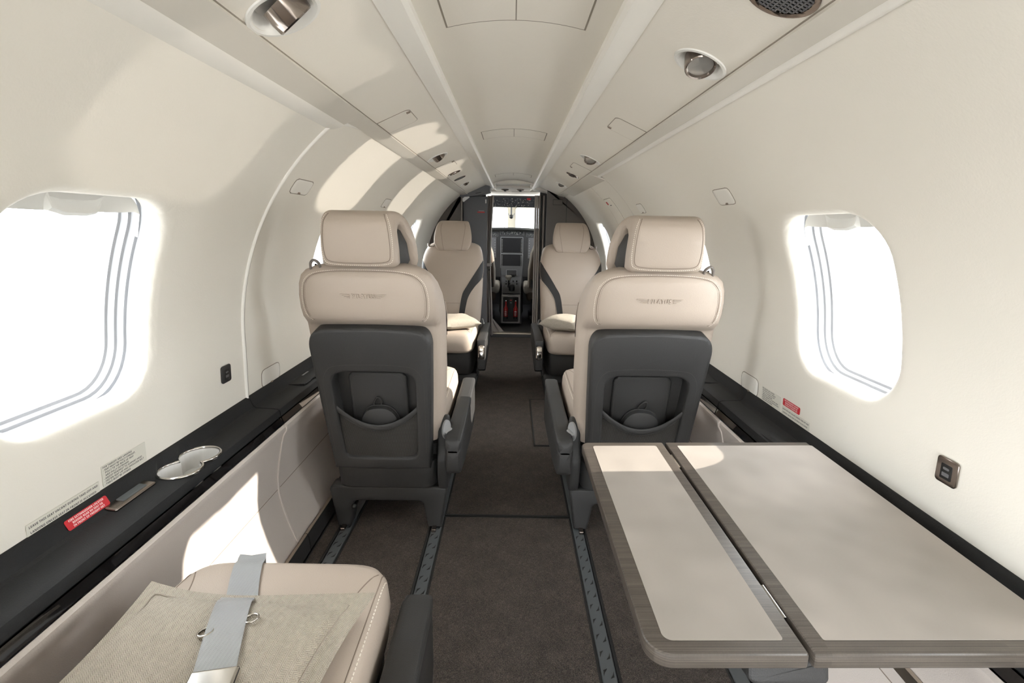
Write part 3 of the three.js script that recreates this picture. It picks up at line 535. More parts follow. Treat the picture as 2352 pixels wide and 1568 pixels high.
function bodyRing(y, slope, n = 72) {
  const [wr, wf, df, dr] = table(BODY, y), zc = ZB + (y - Y0) * slope, e = 2 / 4.2, out = [];
  for (let i = 0; i < n; i++) { const f = i / n * 2 * Math.PI, c = Math.cos(f), s = Math.sin(f), cx = Math.sign(c) * Math.abs(c) ** e, sz = Math.sign(s) * Math.abs(s) ** e, w = lerp(wf, wr, (sz + 1) / 2); out.push(V(cx * w, y, zc + sz * (sz > 0 ? dr : df))); }
  return out;
}
function faceZ(x, y, slope, rear) {                                   // front or rear surface of the backrest at x, y
  const r = bodyRing(y, slope, 240), m = r.length; let best = null;
  for (let i = 0; i < m; i++) { const a = r[i], b = r[(i + 1) % m]; if ((i < m / 2) !== rear) continue; if ((a.x - x) * (b.x - x) <= 0 && a.x !== b.x) best = lerp(a.z, b.z, (x - a.x) / (b.x - a.x)); }
  return best ?? (rear ? Math.max(...r.map((p) => p.z)) - 0.03 : Math.min(...r.map((p) => p.z)) + 0.04);
}
function dashes(pts, len, gap, w, h) {                                // a line of stitches along a polyline
  const c = new THREE.CatmullRomCurve3(pts, false, 'centripetal'), L = c.getLength(), n = Math.floor(L / (len + gap)), list = [];
  for (let i = 0; i < n; i++) { const t = (i + 0.5) / n, p = c.getPointAt(t), d = c.getTangentAt(t), g = new THREE.BoxGeometry(w, h, len), q = new THREE.Quaternion().setFromUnitVectors(V(0, 0, 1), d); g.applyQuaternion(q); g.translate(p.x, p.y, p.z); list.push(g); }
  return boxUV(merge(list));
}
// shapes that all seats share
const yRows = [0.34, 0.345, 0.36, 0.40, 0.45, 0.5, 0.55, 0.6, 0.65, 0.7, 0.74, 0.752, 0.760, 0.769, 0.777, 0.785, 0.797, 0.812, 0.828, 0.85, 0.87, 0.885, 0.90, 0.91, 0.917, 0.924, 0.931, 0.936, 0.940, 0.943, 0.945];
const HEAD = (() => { // side outline of the headrest in (z, y), open underneath
  const s = new THREE.Shape(); s.moveTo(0.0, 0.946);
  s.bezierCurveTo(0.006, 0.985, 0.004, 1.03, -0.006, 1.056); s.bezierCurveTo(-0.018, 1.082, -0.045, 1.087, -0.08, 1.088); s.bezierCurveTo(-0.125, 1.089, -0.155, 1.068, -0.170, 1.025);
  s.bezierCurveTo(-0.183, 0.985, -0.187, 0.93, -0.180, 0.900); s.bezierCurveTo(-0.176, 0.882, -0.162, 0.880, -0.158, 0.898); s.bezierCurveTo(-0.154, 0.94, -0.146, 0.985, -0.112, 1.035);
  s.bezierCurveTo(-0.098, 1.056, -0.072, 1.056, -0.052, 1.03); s.bezierCurveTo(-0.046, 1.01, -0.046, 0.975, -0.044, 0.946); s.bezierCurveTo(-0.036, 0.932, -0.008, 0.932, 0.0, 0.946);
  return s;
})();
function headGeo(slope) {
  const g = new THREE.ExtrudeGeometry(HEAD, { depth: 0.21, bevelEnabled: true, bevelThickness: 0.02, bevelSize: 0.012, bevelOffset: -0.012, bevelSegments: 5, curveSegments: 10, steps: 6 });
  const p = g.attributes.position;
  for (let i = 0; i < p.count; i++) { const z = p.getX(i), y = p.getY(i), x = p.getZ(i) - 0.105; const front = clamp(-z / 0.18, 0, 1), k = lerp(0.79, 1.05, front) * lerp(1, 0.86, clamp((y - 0.98) / 0.11, 0, 1) ** 1.5) * lerp(0.66, 1, clamp((y - 0.882) / 0.065, 0, 1) ** 0.5); p.setXYZ(i, x * k, y, z); }
  shearTo(g, slope); return soft(g, 0.9);
}
const shearTo = (g, slope) => { const p = g.attributes.position; for (let i = 0; i < p.count; i++) p.setZ(i, p.getZ(i) + ZB + 0.088 + (p.getY(i) - Y0) * slope); return g; };
const tilt = (slope) => Math.atan(slope);
// a flat piece on the rear of the backrest: shape in (x, y above Y0), laid along the slope, rear face at depth d behind the middle line
const onRear = (shape, depth, d, slope, bevel = 0.004) => { const g = new THREE.ExtrudeGeometry(shape, { depth: depth - 2 * bevel, bevelEnabled: bevel > 0, bevelThickness: bevel, bevelSize: bevel, bevelOffset: -bevel, bevelSegments: 3, curveSegments: 10 }); g.translate(0, 0, d - depth + bevel); g.rotateX(tilt(slope)); g.translate(0, Y0, ZB); return soft(g, 0.6); };
const rearPt = (x, y, d, slope) => { const p = V(x, y - Y0, d).applyAxisAngle(V(1, 0, 0), tilt(slope)); return V(p.x, p.y + Y0, p.z + ZB); };
function shellOutline() { // tapered panel with rounded top
  const s = new THREE.Shape(), b = -0.155, t = 0.343;
  s.moveTo(-0.158, b); s.quadraticCurveTo(0, b - 0.012, 0.158, b); s.lineTo(0.172, 0.10); s.lineTo(0.180, t - 0.06); s.bezierCurveTo(0.179, t - 0.02, 0.163, t - 0.003, 0.126, t); s.quadraticCurveTo(0, t + 0.009, -0.126, t); s.bezierCurveTo(-0.163, t - 0.003, -0.179, t - 0.02, -0.180, t - 0.06); s.lineTo(-0.172, 0.10); s.closePath();
  return s;
}
const pocketHole = (e, Cls) => { const s = new Cls(), b = -0.112 - e, t = 0.204 + e, w0 = 0.118 + e, w1 = 0.128 + e, r = 0.03 + e; s.moveTo(-w0 + r, b); s.lineTo(w0 - r, b); s.quadraticCurveTo(w0, b, w0 + 0.001, b + r); s.lineTo(w1, t - 0.05); s.bezierCurveTo(w1, t - 0.012, w1 - 0.02, t, w1 - 0.05, t); s.lineTo(-w1 + 0.05, t); s.bezierCurveTo(-w1 + 0.02, t, -w1, t - 0.012, -w1, t - 0.05); s.lineTo(-w0 - 0.001, b + r); s.quadraticCurveTo(-w0, b, -w0 + r, b); return s; };

function makeSeat(label, aisle, { slope = SLOPE, pocket = true, shift = 0 } = {}) {
  const t = thing('cabin_seat', label, 'seat');
  const a = aisle, bx = a * shift;
  // floor frame: cross beams with two feet front and rear, joined lengthwise
  const foot = (z, name) => {
    const s = new THREE.Shape(); s.moveTo(-0.182, 0.012); s.lineTo(-0.137, 0.012); s.quadraticCurveTo(-0.128, 0.05, -0.122, 0.098); s.quadraticCurveTo(-0.118, 0.112, -0.10, 0.112); s.lineTo(0.10, 0.112); s.quadraticCurveTo(0.118, 0.112, 0.122, 0.098); s.quadraticCurveTo(0.128, 0.05, 0.137, 0.012); s.lineTo(0.182, 0.012); s.quadraticCurveTo(0.19, 0.07, 0.203, 0.148); s.quadraticCurveTo(0.204, 0.166, 0.19, 0.168); s.lineTo(-0.19, 0.168); s.quadraticCurveTo(-0.204, 0.166, -0.203, 0.148); s.quadraticCurveTo(-0.19, 0.07, -0.182, 0.012);
    return obj(name, at(extrude(s, 0.06, 0.008), bx, 0, z), M.dark, t);
  };
  const rf = foot(0.175, 'rear_frame'); foot(-0.27, 'front_frame');
  for (const s of [-1, 1]) { obj('side_rail', at(rbox(0.045, 0.05, 0.40, 0.01), s * 0.172 + bx, 0.142, -0.03), M.dark, t); obj('track_clamp', at(rbox(0.016, 0.012, 0.03, 0.003), s * 0.159 + bx, 0.014, 0.245), M.bronze, t); }
  obj('adjust_knob', merge([at(cyl(0.006, 0.006, 0.03, 12), -a * 0.118, 0.095, 0.225, Math.PI / 2), at(new THREE.SphereGeometry(0.0105, 14, 10), -a * 0.118, 0.095, 0.243)]), M.black, rf);
  // pan under the cushion
  obj('seat_pan', loft([[0.165, 0.170, -0.30, 0.19], [0.18, 0.180, -0.315, 0.20], [0.25, 0.184, -0.322, 0.205], [0.315, 0.184, -0.322, 0.205]].map(([y, w, z0, z1]) => { const zc = (z0 + z1) / 2, d = (z1 - z0) / 2; return Array.from({ length: 48 }, (_, i) => { const f = i / 48 * 2 * Math.PI, c = Math.cos(f), s = Math.sin(f); return V(Math.sign(c) * Math.abs(c) ** 0.22 * w, y, zc + Math.sign(s) * Math.abs(s) ** 0.22 * d); }); })), M.darkSoft, t);
  // cushion
  const CU = [[0.312, 0.172, -0.340, 0.14], [0.318, 0.182, -0.352, 0.15], [0.335, 0.189, -0.360, 0.15], [0.375, 0.192, -0.364, 0.15], [0.405, 0.190, -0.360, 0.15], [0.420, 0.184, -0.350, 0.15], [0.428, 0.172, -0.335, 0.15], [0.431, 0.150, -0.30, 0.15], [0.433, 0.06, -0.16, 0.10]];
  const cushion = obj('cushion', loft(CU.map(([y, w, z0, z1]) => { const zc = (z0 + z1) / 2, d = (z1 - z0) / 2; return Array.from({ length: 72 }, (_, i) => { const f = i / 72 * 2 * Math.PI, c = Math.cos(f), s = Math.sin(f); const z = zc + Math.sign(s) * Math.abs(s) ** 0.3 * d; return V(Math.sign(c) * Math.abs(c) ** 0.26 * w, y + 0.014 * clamp((-z - 0.05) / 0.3, 0, 1) * clamp((y - 0.36) / 0.06, 0, 1), z); }); }), true, true, 1.0), M.leather, t);
  const down = V(0, -1, 0), onTop = (pts, lift) => castLine(cushion, dense(pts.map(([x, z]) => V(x, 0.6, z)), 26), down, lift);
  for (const s of [-1, 1]) {
    const line = [[s * 0.118, 0.10], [s * 0.120, -0.10], [s * 0.128, -0.20], [s * 0.150, -0.290], [s * 0.172, -0.335]];
    obj('seam', tube(onTop(line, 0.0001), 0.0011, false, 50, 5), M.leatherSeam, cushion);
    const edge = [[s * 0.172, 0.10], [s * 0.173, -0.1], [s * 0.173, -0.24], [s * 0.172, -0.31], [s * 0.170, -0.335], [s * 0.167, -0.352]];
    obj('seam', tube(onTop(edge, 0.0001), 0.0011, false, 60, 5), M.leatherSeam, cushion);
    if (s === a) obj('stitching', dashes(onTop(edge.map(([x, z]) => [x + s * 0.0065, z]), 0.0003), 0.0045, 0.003, 0.0015, 0.0014), M.stitch, cushion);
  }
  obj('seam', tube(onTop([[-0.12, -0.105], [0.12, -0.105]], 0.0001), 0.001, false, 20, 5), M.leatherSeam, cushion);
  // backrest
  const back = obj('backrest', loft(yRows.map((y) => bodyRing(y, slope)), true, true, 1.0), M.leather, t);
  for (const s of [-1, 1]) {                                           // dark inlay bands, seen from the front
    const EDGE = [[0.40, 0.048, 0.086], [0.50, 0.054, 0.096], [0.585, 0.068, 0.115], [0.60, 0.072, 0.124], [0.615, 0.078, 0.134], [0.64, 0.093, 0.150], [0.70, 0.129, 0.200], [0.72, 0.142, 0.220], [0.825, 0.209, 0.220]];
    const rows = [];
    for (let i = 0; i <= 40; i++) { const y = lerp(0.40, 0.825, i / 40), [i0, o0] = table(EDGE, y), row = [], lim = table(BODY, y)[1] - 0.0006; for (let k = 0; k <= 8; k++) { const x = s * Math.min(lim, lerp(i0, o0, k / 8)); let p = null; for (let q = 1; !p && q > 0.8; q -= 0.008) p = cast(back, V(x * q, y, -0.5), V(0, 0, 1), 0.0022); row.push(p); } rows.push(row); }
    obj('side_band', gridMesh(rows, 1.0), M.band ??= mat(0.019, 0.019, 0.020, 0.55, { ...grain(0.07, 0.0003), side: THREE.DoubleSide }), back);
    for (const col of [0, 8]) obj('band_piping', tube(rows.filter((_, i) => i % 4 === 0).map((r) => r[col].clone().add(V(0, 0, -0.0005))), 0.0016, false, 40, 5), M.leather, back);
  }
  obj('seam', tube(Array.from({ length: 9 }, (_, i) => { const x = lerp(-0.062, 0.062, i / 8); return V(x, 0.54, faceZ(x, 0.54, slope, false) - 0.0002); }), 0.001, false, 16, 5), M.leatherSeam, back);
  // rear panel seam with a row of stitches
  const rim = [[-0.152, 0.776], [-0.163, 0.79], [-0.168, 0.815], [-0.167, 0.86], [-0.158, 0.893], [-0.138, 0.913], [-0.10, 0.923], [0, 0.927], [0.10, 0.923], [0.138, 0.913], [0.158, 0.893], [0.167, 0.86], [0.168, 0.815], [0.163, 0.79], [0.152, 0.776]];
  const rimAt = (k, dz) => rim.map(([x, y]) => { const yy = 0.845 + (y - 0.845) * k, xx = x * k * 1.07; return V(xx, yy, faceZ(xx, yy, slope, true) + dz); });
  if (pocket) {
    obj('seam', tube(rimAt(0.965, 0.0001), 0.0011, false, 80, 5), M.leatherSeam, back); obj('stitching', dashes(rimAt(1.0, 0.0006), 0.003, 0.0022, 0.0014, 0.0014), M.stitch, back);
    obj('stitching', dashes(rimAt(0.94, 0.0006), 0.003, 0.002, 0.0007, 0.0007), M.leatherSeam, back);
    // embossed name between two wings
    const tg = new TextGeometry('PILATUS', { font, size: 0.0125, depth: 0.0016, curveSegments: 3, bevelEnabled: true, bevelThickness: 0.0006, bevelSize: 0.0005, bevelSegments: 1 }); tg.computeBoundingBox(); const bw = tg.boundingBox.max.x; tg.translate(-bw / 2, 0, 0); tg.deleteAttribute('uv');
    const list = [boxUV(tg)];
    for (const s of [-1, 1]) for (let k = 0; k < 4; k++) { const g = new THREE.BoxGeometry(0.027 - k * 0.006, 0.0019, 0.0022); g.translate(s * (bw / 2 + 0.004 + (0.027 - k * 0.006) / 2), 0.0115 - k * 0.0036, 0.0008); list.push(boxUV(g)); }
    const em = merge(list); em.rotateX(tilt(slope)); em.translate(0, 0.848, faceZ(0, 0.852, slope, true) - 0.0004); obj('embossed_logo', em, M.leather, back);
  }
  // dark rear shell with the pocket
  const so = shellOutline(); if (pocket) so.holes.push(pocketHole(0, THREE.Path));
  const shell = obj('rear_shell', onRear(so, 0.066, 0.080, slope, 0.009), M.dark, t);
  if (pocket) {
    obj('recess_back', onRear(pocketHole(0.004, THREE.Shape), 0.004, 0.022, slope, 0), M.darkSoft, shell);
    obj('inner_pad', onRear(rounded(0.186, 0.215, 0.026, 0, 0.074), 0.014, 0.034, slope, 0.006), M.dark, shell);
    const pad = []; for (const [x, y] of [[-0.082, 0.0], [-0.082, 0.145], [-0.074, 0.164], [-0.06, 0.171], [0.06, 0.171], [0.074, 0.164], [0.082, 0.145], [0.082, 0.0]]) pad.push(rearPt(x, Y0 + y, 0.0345, slope));
    obj('stitching', dashes(pad, 0.003, 0.002, 0.0008, 0.0008), M.darkStitch, shell);
    const fr = []; for (const [x, y] of [[-0.148, -0.09], [-0.153, 0.11], [-0.150, 0.185], [-0.128, 0.219], [-0.09, 0.228], [0.09, 0.228], [0.128, 0.219], [0.150, 0.185], [0.153, 0.11], [0.148, -0.09]]) fr.push(rearPt(x, Y0 + y, 0.0803, slope));
    obj('stitching', dashes(fr, 0.0026, 0.0022, 0.0008, 0.0008), M.darkStitch, shell);
    // net with a sagging padded band along its top
    const rows = [], topY = (u) => 0.080 - 0.062 * (1 - u * u) ** 1.0;
    for (let j = 0; j <= 14; j++) { const row = []; for (let i = 0; i <= 24; i++) { const u = -1 + i / 12, v = j / 14, y = lerp(-0.113, topY(u) - 0.018, v), w = lerp(0.122, 0.126, v); row.push(rearPt(u * w, Y0 + y, 0.066 + 0.014 * (1 - u * u) * (0.35 + 0.65 * v) + 0.002 * Math.sin(u * 5 + v * 3), slope)); } rows.push(row); }
    obj('pocket_net', gridMesh(rows, 1.2), M.netBoth ??= Object.assign(M.net.clone(), { side: THREE.DoubleSide }), shell);
    const band = []; for (let i = 0; i <= 24; i++) { const u = -1 + i / 12, y = topY(u), d = 0.070 + 0.014 * (1 - u * u), row = []; for (let k = 0; k < 10; k++) { const f = k / 10 * 2 * Math.PI; row.push(rearPt(u * 0.127, Y0 + y - 0.009 + 0.0115 * Math.sin(f), d + 0.0045 * Math.cos(f), slope)); } band.push(row); }
    obj('pocket_band', loft(band, true, true, 1.2), M.dark, shell);
    const bs = []; for (let i = 0; i <= 12; i++) { const u = -0.97 + i / 12 * 1.94; bs.push(rearPt(u * 0.127, Y0 + topY(u) - 0.0165, 0.0745 + 0.014 * (1 - u * u), slope)); }
    obj('stitching', dashes(bs, 0.003, 0.002, 0.0008, 0.0008), M.darkStitch, shell);
  }
  // skirt below the shell, a little wider towards the aisle
  obj('rear_skirt', loft([[0.168, 0.160, 0.235], [0.176, 0.168, 0.25], [0.22, 0.171, 0.258], [0.262, 0.172, 0.262], [0.272, 0.170, 0.258], [0.275, 0.16, 0.24]].map(([y, w, z1]) => Array.from({ length: 40 }, (_, i) => { const f = i / 40 * 2 * Math.PI, c = Math.cos(f), s = Math.sin(f); return V(Math.sign(c) * Math.abs(c) ** 0.3 * w, y, 0.14 + Math.sign(s) * Math.abs(s) ** 0.3 * (z1 - 0.14)); }))), M.dark, t);
  const sh = new THREE.Shape(); sh.moveTo(0.0, 0.165); sh.lineTo(0.235, 0.165); sh.quadraticCurveTo(0.262, 0.20, 0.268, 0.29); sh.quadraticCurveTo(0.25, 0.33, 0.235, 0.355); sh.quadraticCurveTo(0.232, 0.405, 0.20, 0.42); sh.quadraticCurveTo(0.16, 0.42, 0.15, 0.38); sh.quadraticCurveTo(0.13, 0.31, 0.0, 0.30); sh.closePath();
  { const g = extrude(sh, 0.034, 0.008); g.rotateY(-Math.PI / 2); const q = obj('recline_housing', at(g, a > 0 ? 0.21 : -0.176, 0, 0), M.dark, t);
    const k = cyl(0.034, 0.034, 0.006, 32); k.rotateZ(Math.PI / 2); k.scale(1, 1.0, 0.62); obj('recline_knob', at(k, a * 0.206, 0.385, 0.236, 0, -a * 0.55, 0), M.grey, q); obj('knob_grip', at(rbox(0.012, 0.008, 0.03, 0.003), a * 0.213, 0.382, 0.240, 0.5, -a * 0.55, 0), M.grey, q); }
  // armrest on the aisle side
  const AR = [[-0.33, 0.235, 0.378, 0.020], [-0.325, 0.21, 0.392, 0.025], [-0.30, 0.195, 0.398, 0.0275], [-0.1, 0.20, 0.392, 0.0275], [0.15, 0.225, 0.386, 0.0275], [0.28, 0.25, 0.382, 0.0275], [0.305, 0.262, 0.378, 0.025], [0.312, 0.275, 0.370, 0.018]];
  const armX = a * 0.2355 + bx * 0.5, ring = (z, y0, y1, w, e) => { const yc = (y0 + y1) / 2, h = (y1 - y0) / 2; return Array.from({ length: 40 }, (_, i) => { const f = i / 40 * 2 * Math.PI, c = Math.cos(f), s = Math.sin(f); return V(armX + Math.sign(c) * Math.abs(c) ** e * w, yc + Math.sign(s) * Math.abs(s) ** e * h, z); }); };
  const arm = obj('armrest', loft(AR.map(([z, y0, y1, w]) => ring(z, y0, y1 - 0.028, w * 0.95, 0.3))), M.darkSoft, t);
  obj('armrest_pad', loft(AR.map(([z, , y1, w]) => ring(z, y1 - 0.034, y1, w, 0.4))), M.dark, arm);
  { const p0 = at(extrude(rounded(0.038, 0.086, 0.016), 0.014, 0.004), armX, 0.322, -0.346, 0.12); obj('handle_plate', p0, M.bronze, arm); obj('handle_lever', at(extrude(rounded(0.032, 0.044, 0.012), 0.012, 0.004), armX, 0.304, -0.354, 0.05), M.chrome, arm); obj('handle_lever', at(extrude(rounded(0.031, 0.032, 0.010), 0.010, 0.003), armX, 0.345, -0.352, 0.2), M.brushed, arm); }
  // headrest: an arched pad, with its dark support inside
  const head = obj('headrest', headGeo(slope), M.leather, t);
  const sup = loft([[0.90, 0.075, -0.150, -0.045], [0.95, 0.099, -0.152, -0.046], [1.0, 0.098, -0.140, -0.046], [1.035, 0.090, -0.118, -0.05], [1.05, 0.07, -0.10, -0.06]].map(([y, w, z0, z1]) => Array.from({ length: 24 }, (_, i) => { const f = i / 24 * 2 * Math.PI, c = Math.cos(f), s = Math.sin(f); const zz = (z0 + z1) / 2 + Math.sign(s) * Math.abs(s) ** 0.5 * (z1 - z0) / 2; return V(Math.sign(c) * Math.abs(c) ** 0.4 * w * lerp(0.92, 1.2, clamp((-zz - 0.04) / 0.1, 0, 1)), y, zz); })), true, true, 0.9);
  obj('headrest_support', shearTo(sup, slope), M.darkSoft, head);
  const hp = (x, y, z) => V(x, y, z + ZB + 0.088 + (y - Y0) * slope);
  const onBack = (pts, lift) => castLine(head, dense(pts.map(([x, y]) => V(x, y, 1.2)), 44), V(0, 0, -1), lift), onFront = (pts, lift) => castLine(head, dense(pts.map(([x, y]) => V(x, y, -0.4)), 30), V(0, 0, 1), lift);
  const rimH = (k) => [[-0.074 * k, 1.078], [-0.082 * k, 1.06], [-0.087 * k, 1.03], [-0.0885 * k, 0.975], [-0.084 * k, 0.957 - (k - 1) * 0.06], [-0.07 * k, 0.951 - (k - 1) * 0.07], [0.07 * k, 0.951 - (k - 1) * 0.07], [0.084 * k, 0.957 - (k - 1) * 0.06], [0.0885 * k, 0.975], [0.087 * k, 1.03], [0.082 * k, 1.06], [0.074 * k, 1.078]];
  obj('seam', tube(onBack(rimH(1), 0.0001), 0.0011, false, 90, 5), M.leatherSeam, head); obj('stitching', dashes(onBack(rimH(1.075), 0.0003), 0.003, 0.0022, 0.0014, 0.0014), M.stitch, head);
  for (const s of [-1, 1]) obj('seam', tube(onFront([[s * 0.058, 0.889], [s * 0.064, 0.91], [s * 0.074, 0.97], [s * 0.082, 1.02], [s * 0.082, 1.05], [s * 0.078, 1.07]], 0.0001), 0.0011, false, 40, 5), M.leatherSeam, head);
  // shoulder belt guide on the window side
  obj('belt_guide', tube([hp(-a * 0.122, 0.93, -0.04), hp(-a * 0.124, 0.944, -0.035), hp(-a * 0.134, 0.952, -0.032), hp(-a * 0.145, 0.944, -0.035), hp(-a * 0.149, 0.92, -0.04)], 0.004, false, 24, 8), M.guide, t);
  obj('belt_guide', merge([at(rbox(0.05, 0.014, 0.05, 0.004), ...hp(-a * 0.155, 0.918, -0.10).toArray(), 0, 0, a * 0.3), tube([hp(-a * 0.13, 0.925, -0.14), hp(-a * 0.132, 0.915, -0.168), hp(-a * 0.165, 0.915, -0.168), hp(-a * 0.175, 0.93, -0.14)], 0.004, false, 20, 8)]), M.bronze, t);
  // lap belt buckle lying at the back of the cushion
  obj('belt_buckle', at(rbox(0.052, 0.014, 0.03, 0.004), a * 0.02, 0.462, 0.09, 0.5, 0.15), M.chrome, t); obj('lap_belt', tube([V(-0.17, 0.42, 0.13), V(-0.1, 0.445, 0.10), V(a * 0.02, 0.455, 0.09), V(0.1, 0.445, 0.105), V(0.17, 0.42, 0.13)], 0.006, false, 24, 6), M.web, t);
  return t;
}
const put = (o, x, z, turn = 0) => { o.position.set(x, 0, z); o.rotation.y = turn; return o; };
put(makeSeat('beige leather seat seen from behind in the middle row, left of the aisle', 1, {}), -0.416, -1.765);
put(makeSeat('beige leather seat seen from behind in the middle row, behind the table', -1, {}), 0.419, -1.765);
put(makeSeat('beige leather seat facing the camera in the far row, left, cushion sunlit', -1, { pocket: false }), -0.408, -3.16, Math.PI);
put(makeSeat('beige leather seat facing the camera in the far row, right of the aisle', 1, { pocket: false }), 0.408, -3.16, Math.PI);
const nearSeat = put(makeSeat('beige leather seat cushion nearest camera at bottom left, under a linen pillow', 1, { slope: 0.62, pocket: false }), -0.395, -0.44);

// ---------------------------------------------------------------- pillows, belt, headset cases
function pillow(label, w, d, h, [x, y, z], turn, tiltX = 0, seedN = 1, sag = 0, f = 0.86, bowK = 0.09, plump = 0.55) {
  const N = 32, top = [], bot = [];
  const hgt = (u, v) => { const a = Math.max(0, 1 - (Math.abs(u) / f) ** 2.6), b = Math.max(0, 1 - (Math.abs(v) / f) ** 2.6); return h / 2 * (a * b) ** plump * (1 + 0.06 * Math.sin(u * 5 + seedN) * Math.cos(v * 4 - seedN)); };
  const put2 = (u, v, s) => { const bow = 1 - bowK * (1 - v * v), bow2 = 1 - bowK * (1 - u * u); return V(u * w / 2 * bow, s * (hgt(u, v) + 0.0025) * (s < 0 ? 0.75 : 1) - sag * (u * u * 0.5 + Math.max(0, -v) ** 3) + 0.004 * Math.sin(u * 3 + v * 2 + seedN) * (Math.max(Math.abs(u), Math.abs(v)) > f ? 1 : 0), v * d / 2 * bow2); };
  for (let j = 0; j <= N; j++) { const rt = [], rb = []; for (let i = 0; i <= N; i++) { const u = -1 + 2 * i / N, v = -1 + 2 * j / N; rt.push(put2(u, v, 1)); rb.push(put2(u, v, -1)); } top.push(rt.reverse()); bot.push(rb); }
  const ring = (k) => { const p = []; for (let i = 0; i < N; i++) p.push([-1 + 2 * i / N, -1]); for (let i = 0; i < N; i++) p.push([1, -1 + 2 * i / N]); for (let i = 0; i < N; i++) p.push([1 - 2 * i / N, 1]); for (let i = 0; i < N; i++) p.push([-1, 1 - 2 * i / N]); return p.map(([u, v]) => put2(u, v, k)); };
  const g = soft(merge([gridMesh(top, 2), gridMesh(bot, 2), (() => { const q = raw([ring(1), ring(-1)], true); q.computeVertexNormals(); return boxUV(q); })()]), 1.1);
  const o = obj('linen_pillow', g, M.linen); tag(o, label, 'pillow', undefined); o.position.set(x, y, z); o.rotation.set(tiltX, turn, 0, 'YXZ');
  const piping = [], q = 12; for (let k = 0; k < 4 * q; k++) { const sd = Math.floor(k / q), w2 = -f + 2 * f * (k % q) / q, [u, v] = [[w2, -f], [f, w2], [-w2, f], [-f, -w2]][sd]; piping.push(put2(u, v, 1).add(V(0, 0.0006, 0))); }
  obj('edge_seam', tube(piping, 0.0013, true, 160, 5), M.linenSeam ??= mat(0.33, 0.29, 0.24, 0.9), o);
  return o;
}
const nearPillow = pillow('beige herringbone linen pillow on the nearest left seat, under the silver belt', 0.375, 0.38, 0.075, [-0.408, 0.474, -0.495], -0.05, 0.02, 2, 0.006, 0.86, 0.12);
pillow('beige linen pillow lying on the far left seat, partly sunlit', 0.25, 0.25, 0.09, [-0.345, 0.476, -2.955], 0.45, -0.02, 4, 0, 0.96, 0.06, 0.36);
pillow('beige linen pillow lying on the far right seat', 0.25, 0.25, 0.10, [0.342, 0.480, -2.955], -0.6, -0.02, 6, 0, 0.96, 0.06, 0.36);
{
  const t = thing('seat_belt', 'silver grey webbing belt lying across the nearest linen pillow', 'seat belt');
  const path = dense([[-0.484, -0.812], [-0.478, -0.795], [-0.462, -0.75], [-0.442, -0.70], [-0.405, -0.62], [-0.385, -0.57], [-0.366, -0.52], [-0.344, -0.46], [-0.322, -0.40]].map(([x, z]) => V(x, 0, z)), 40), seatTop = nearSeat.getObjectByName('cushion');
  const ys = path.map((p) => Math.max(...[-0.018, 0, 0.018].flatMap((o) => [nearPillow, seatTop].map((m) => cast(m, V(p.x + o, 0.8, p.z), V(0, -1, 0))?.y ?? 0.43))));
  const line = path.map((p, i) => V(p.x, (ys[Math.max(0, i - 1)] + ys[i] * 2 + ys[Math.min(40, i + 1)]) / 4 + 0.0035, p.z)); line.unshift(V(-0.486, 0.33, -0.812), V(-0.486, 0.41, -0.815));
  const c = new THREE.CatmullRomCurve3(line, false, 'centripetal'), rows = [];
  for (let i = 0; i <= 80; i++) { const p = c.getPointAt(i / 80), d = c.getTangentAt(i / 80), side = V(1, 0, 0).addScaledVector(d, -d.x).normalize(), nn = V().crossVectors(side, d).normalize(), w = 0.024; const at2 = (k, h) => p.clone().addScaledVector(side, w * k).addScaledVector(nn, h); if (nn.y < 0) nn.negate(); rows.push([at2(-1, 0.0006), at2(-0.5, 0.001), at2(0, 0.0011), at2(0.5, 0.001), at2(1, 0.0006), at2(1, -0.0008), at2(0, -0.0006), at2(-1, -0.0008), at2(-1, 0.0006)]); }
  const top = (x, z) => Math.max(cast(nearPillow, V(x, 0.8, z), V(0, -1, 0))?.y ?? 0.44, 0.44);
  obj('webbing', gridMesh(rows, 1.0), M.webBoth ??= Object.assign(M.web.clone(), { side: THREE.DoubleSide }), t);
  for (const [x, z] of [[-0.402, -0.548], [-0.356, -0.575]]) obj('adjuster_ring', at(new THREE.TorusGeometry(0.0095, 0.0018, 8, 20), x, top(x, z) + 0.003, z, Math.PI / 2.2, 0.1, 0.2), M.chrome, t);
  obj('buckle', at(rbox(0.056, 0.014, 0.06, 0.005), -0.343, top(-0.343, -0.455) + 0.011, -0.455, 0, 0.2), M.chrome, t);
}
function headsetCase(x, label, turn) {
  const t = thing('headset_case', label, 'case', [x, 0.408, -1.494]); t.rotation.set(0.2, 0, turn);
  const g = loft([[-0.03, 0.86], [-0.024, 0.97], [-0.01, 1], [0.01, 1], [0.024, 0.97], [0.03, 0.86]].map(([z, k]) => Array.from({ length: 36 }, (_, i) => { const f = i / 36 * 2 * Math.PI, c = Math.cos(f), s = Math.sin(f); return V(Math.sign(c) * Math.abs(c) ** 0.8 * 0.062 * k, Math.sign(s) * Math.abs(s) ** 0.8 * 0.082 * k, z * 0.8); })), true, true, 0.8);
  obj('shell', g, M.dark, t); obj('zip', tube(Array.from({ length: 28 }, (_, i) => { const f = i / 28 * 2 * Math.PI, c = Math.cos(f), s = Math.sin(f); return V(Math.sign(c) * Math.abs(c) ** 0.8 * 0.0625, Math.sign(s) * Math.abs(s) ** 0.8 * 0.0825, 0.002); }), 0.0022, true, 60, 6), M.darkSoft, t);
  obj('hang_loop', tube([V(-0.016, 0.078, 0), V(-0.012, 0.095, 0.002), V(0.002, 0.112, 0.004), V(0.010, 0.098, 0.002), V(0.006, 0.078, 0)], 0.0035, false, 24, 6), M.darkSoft, t);
}
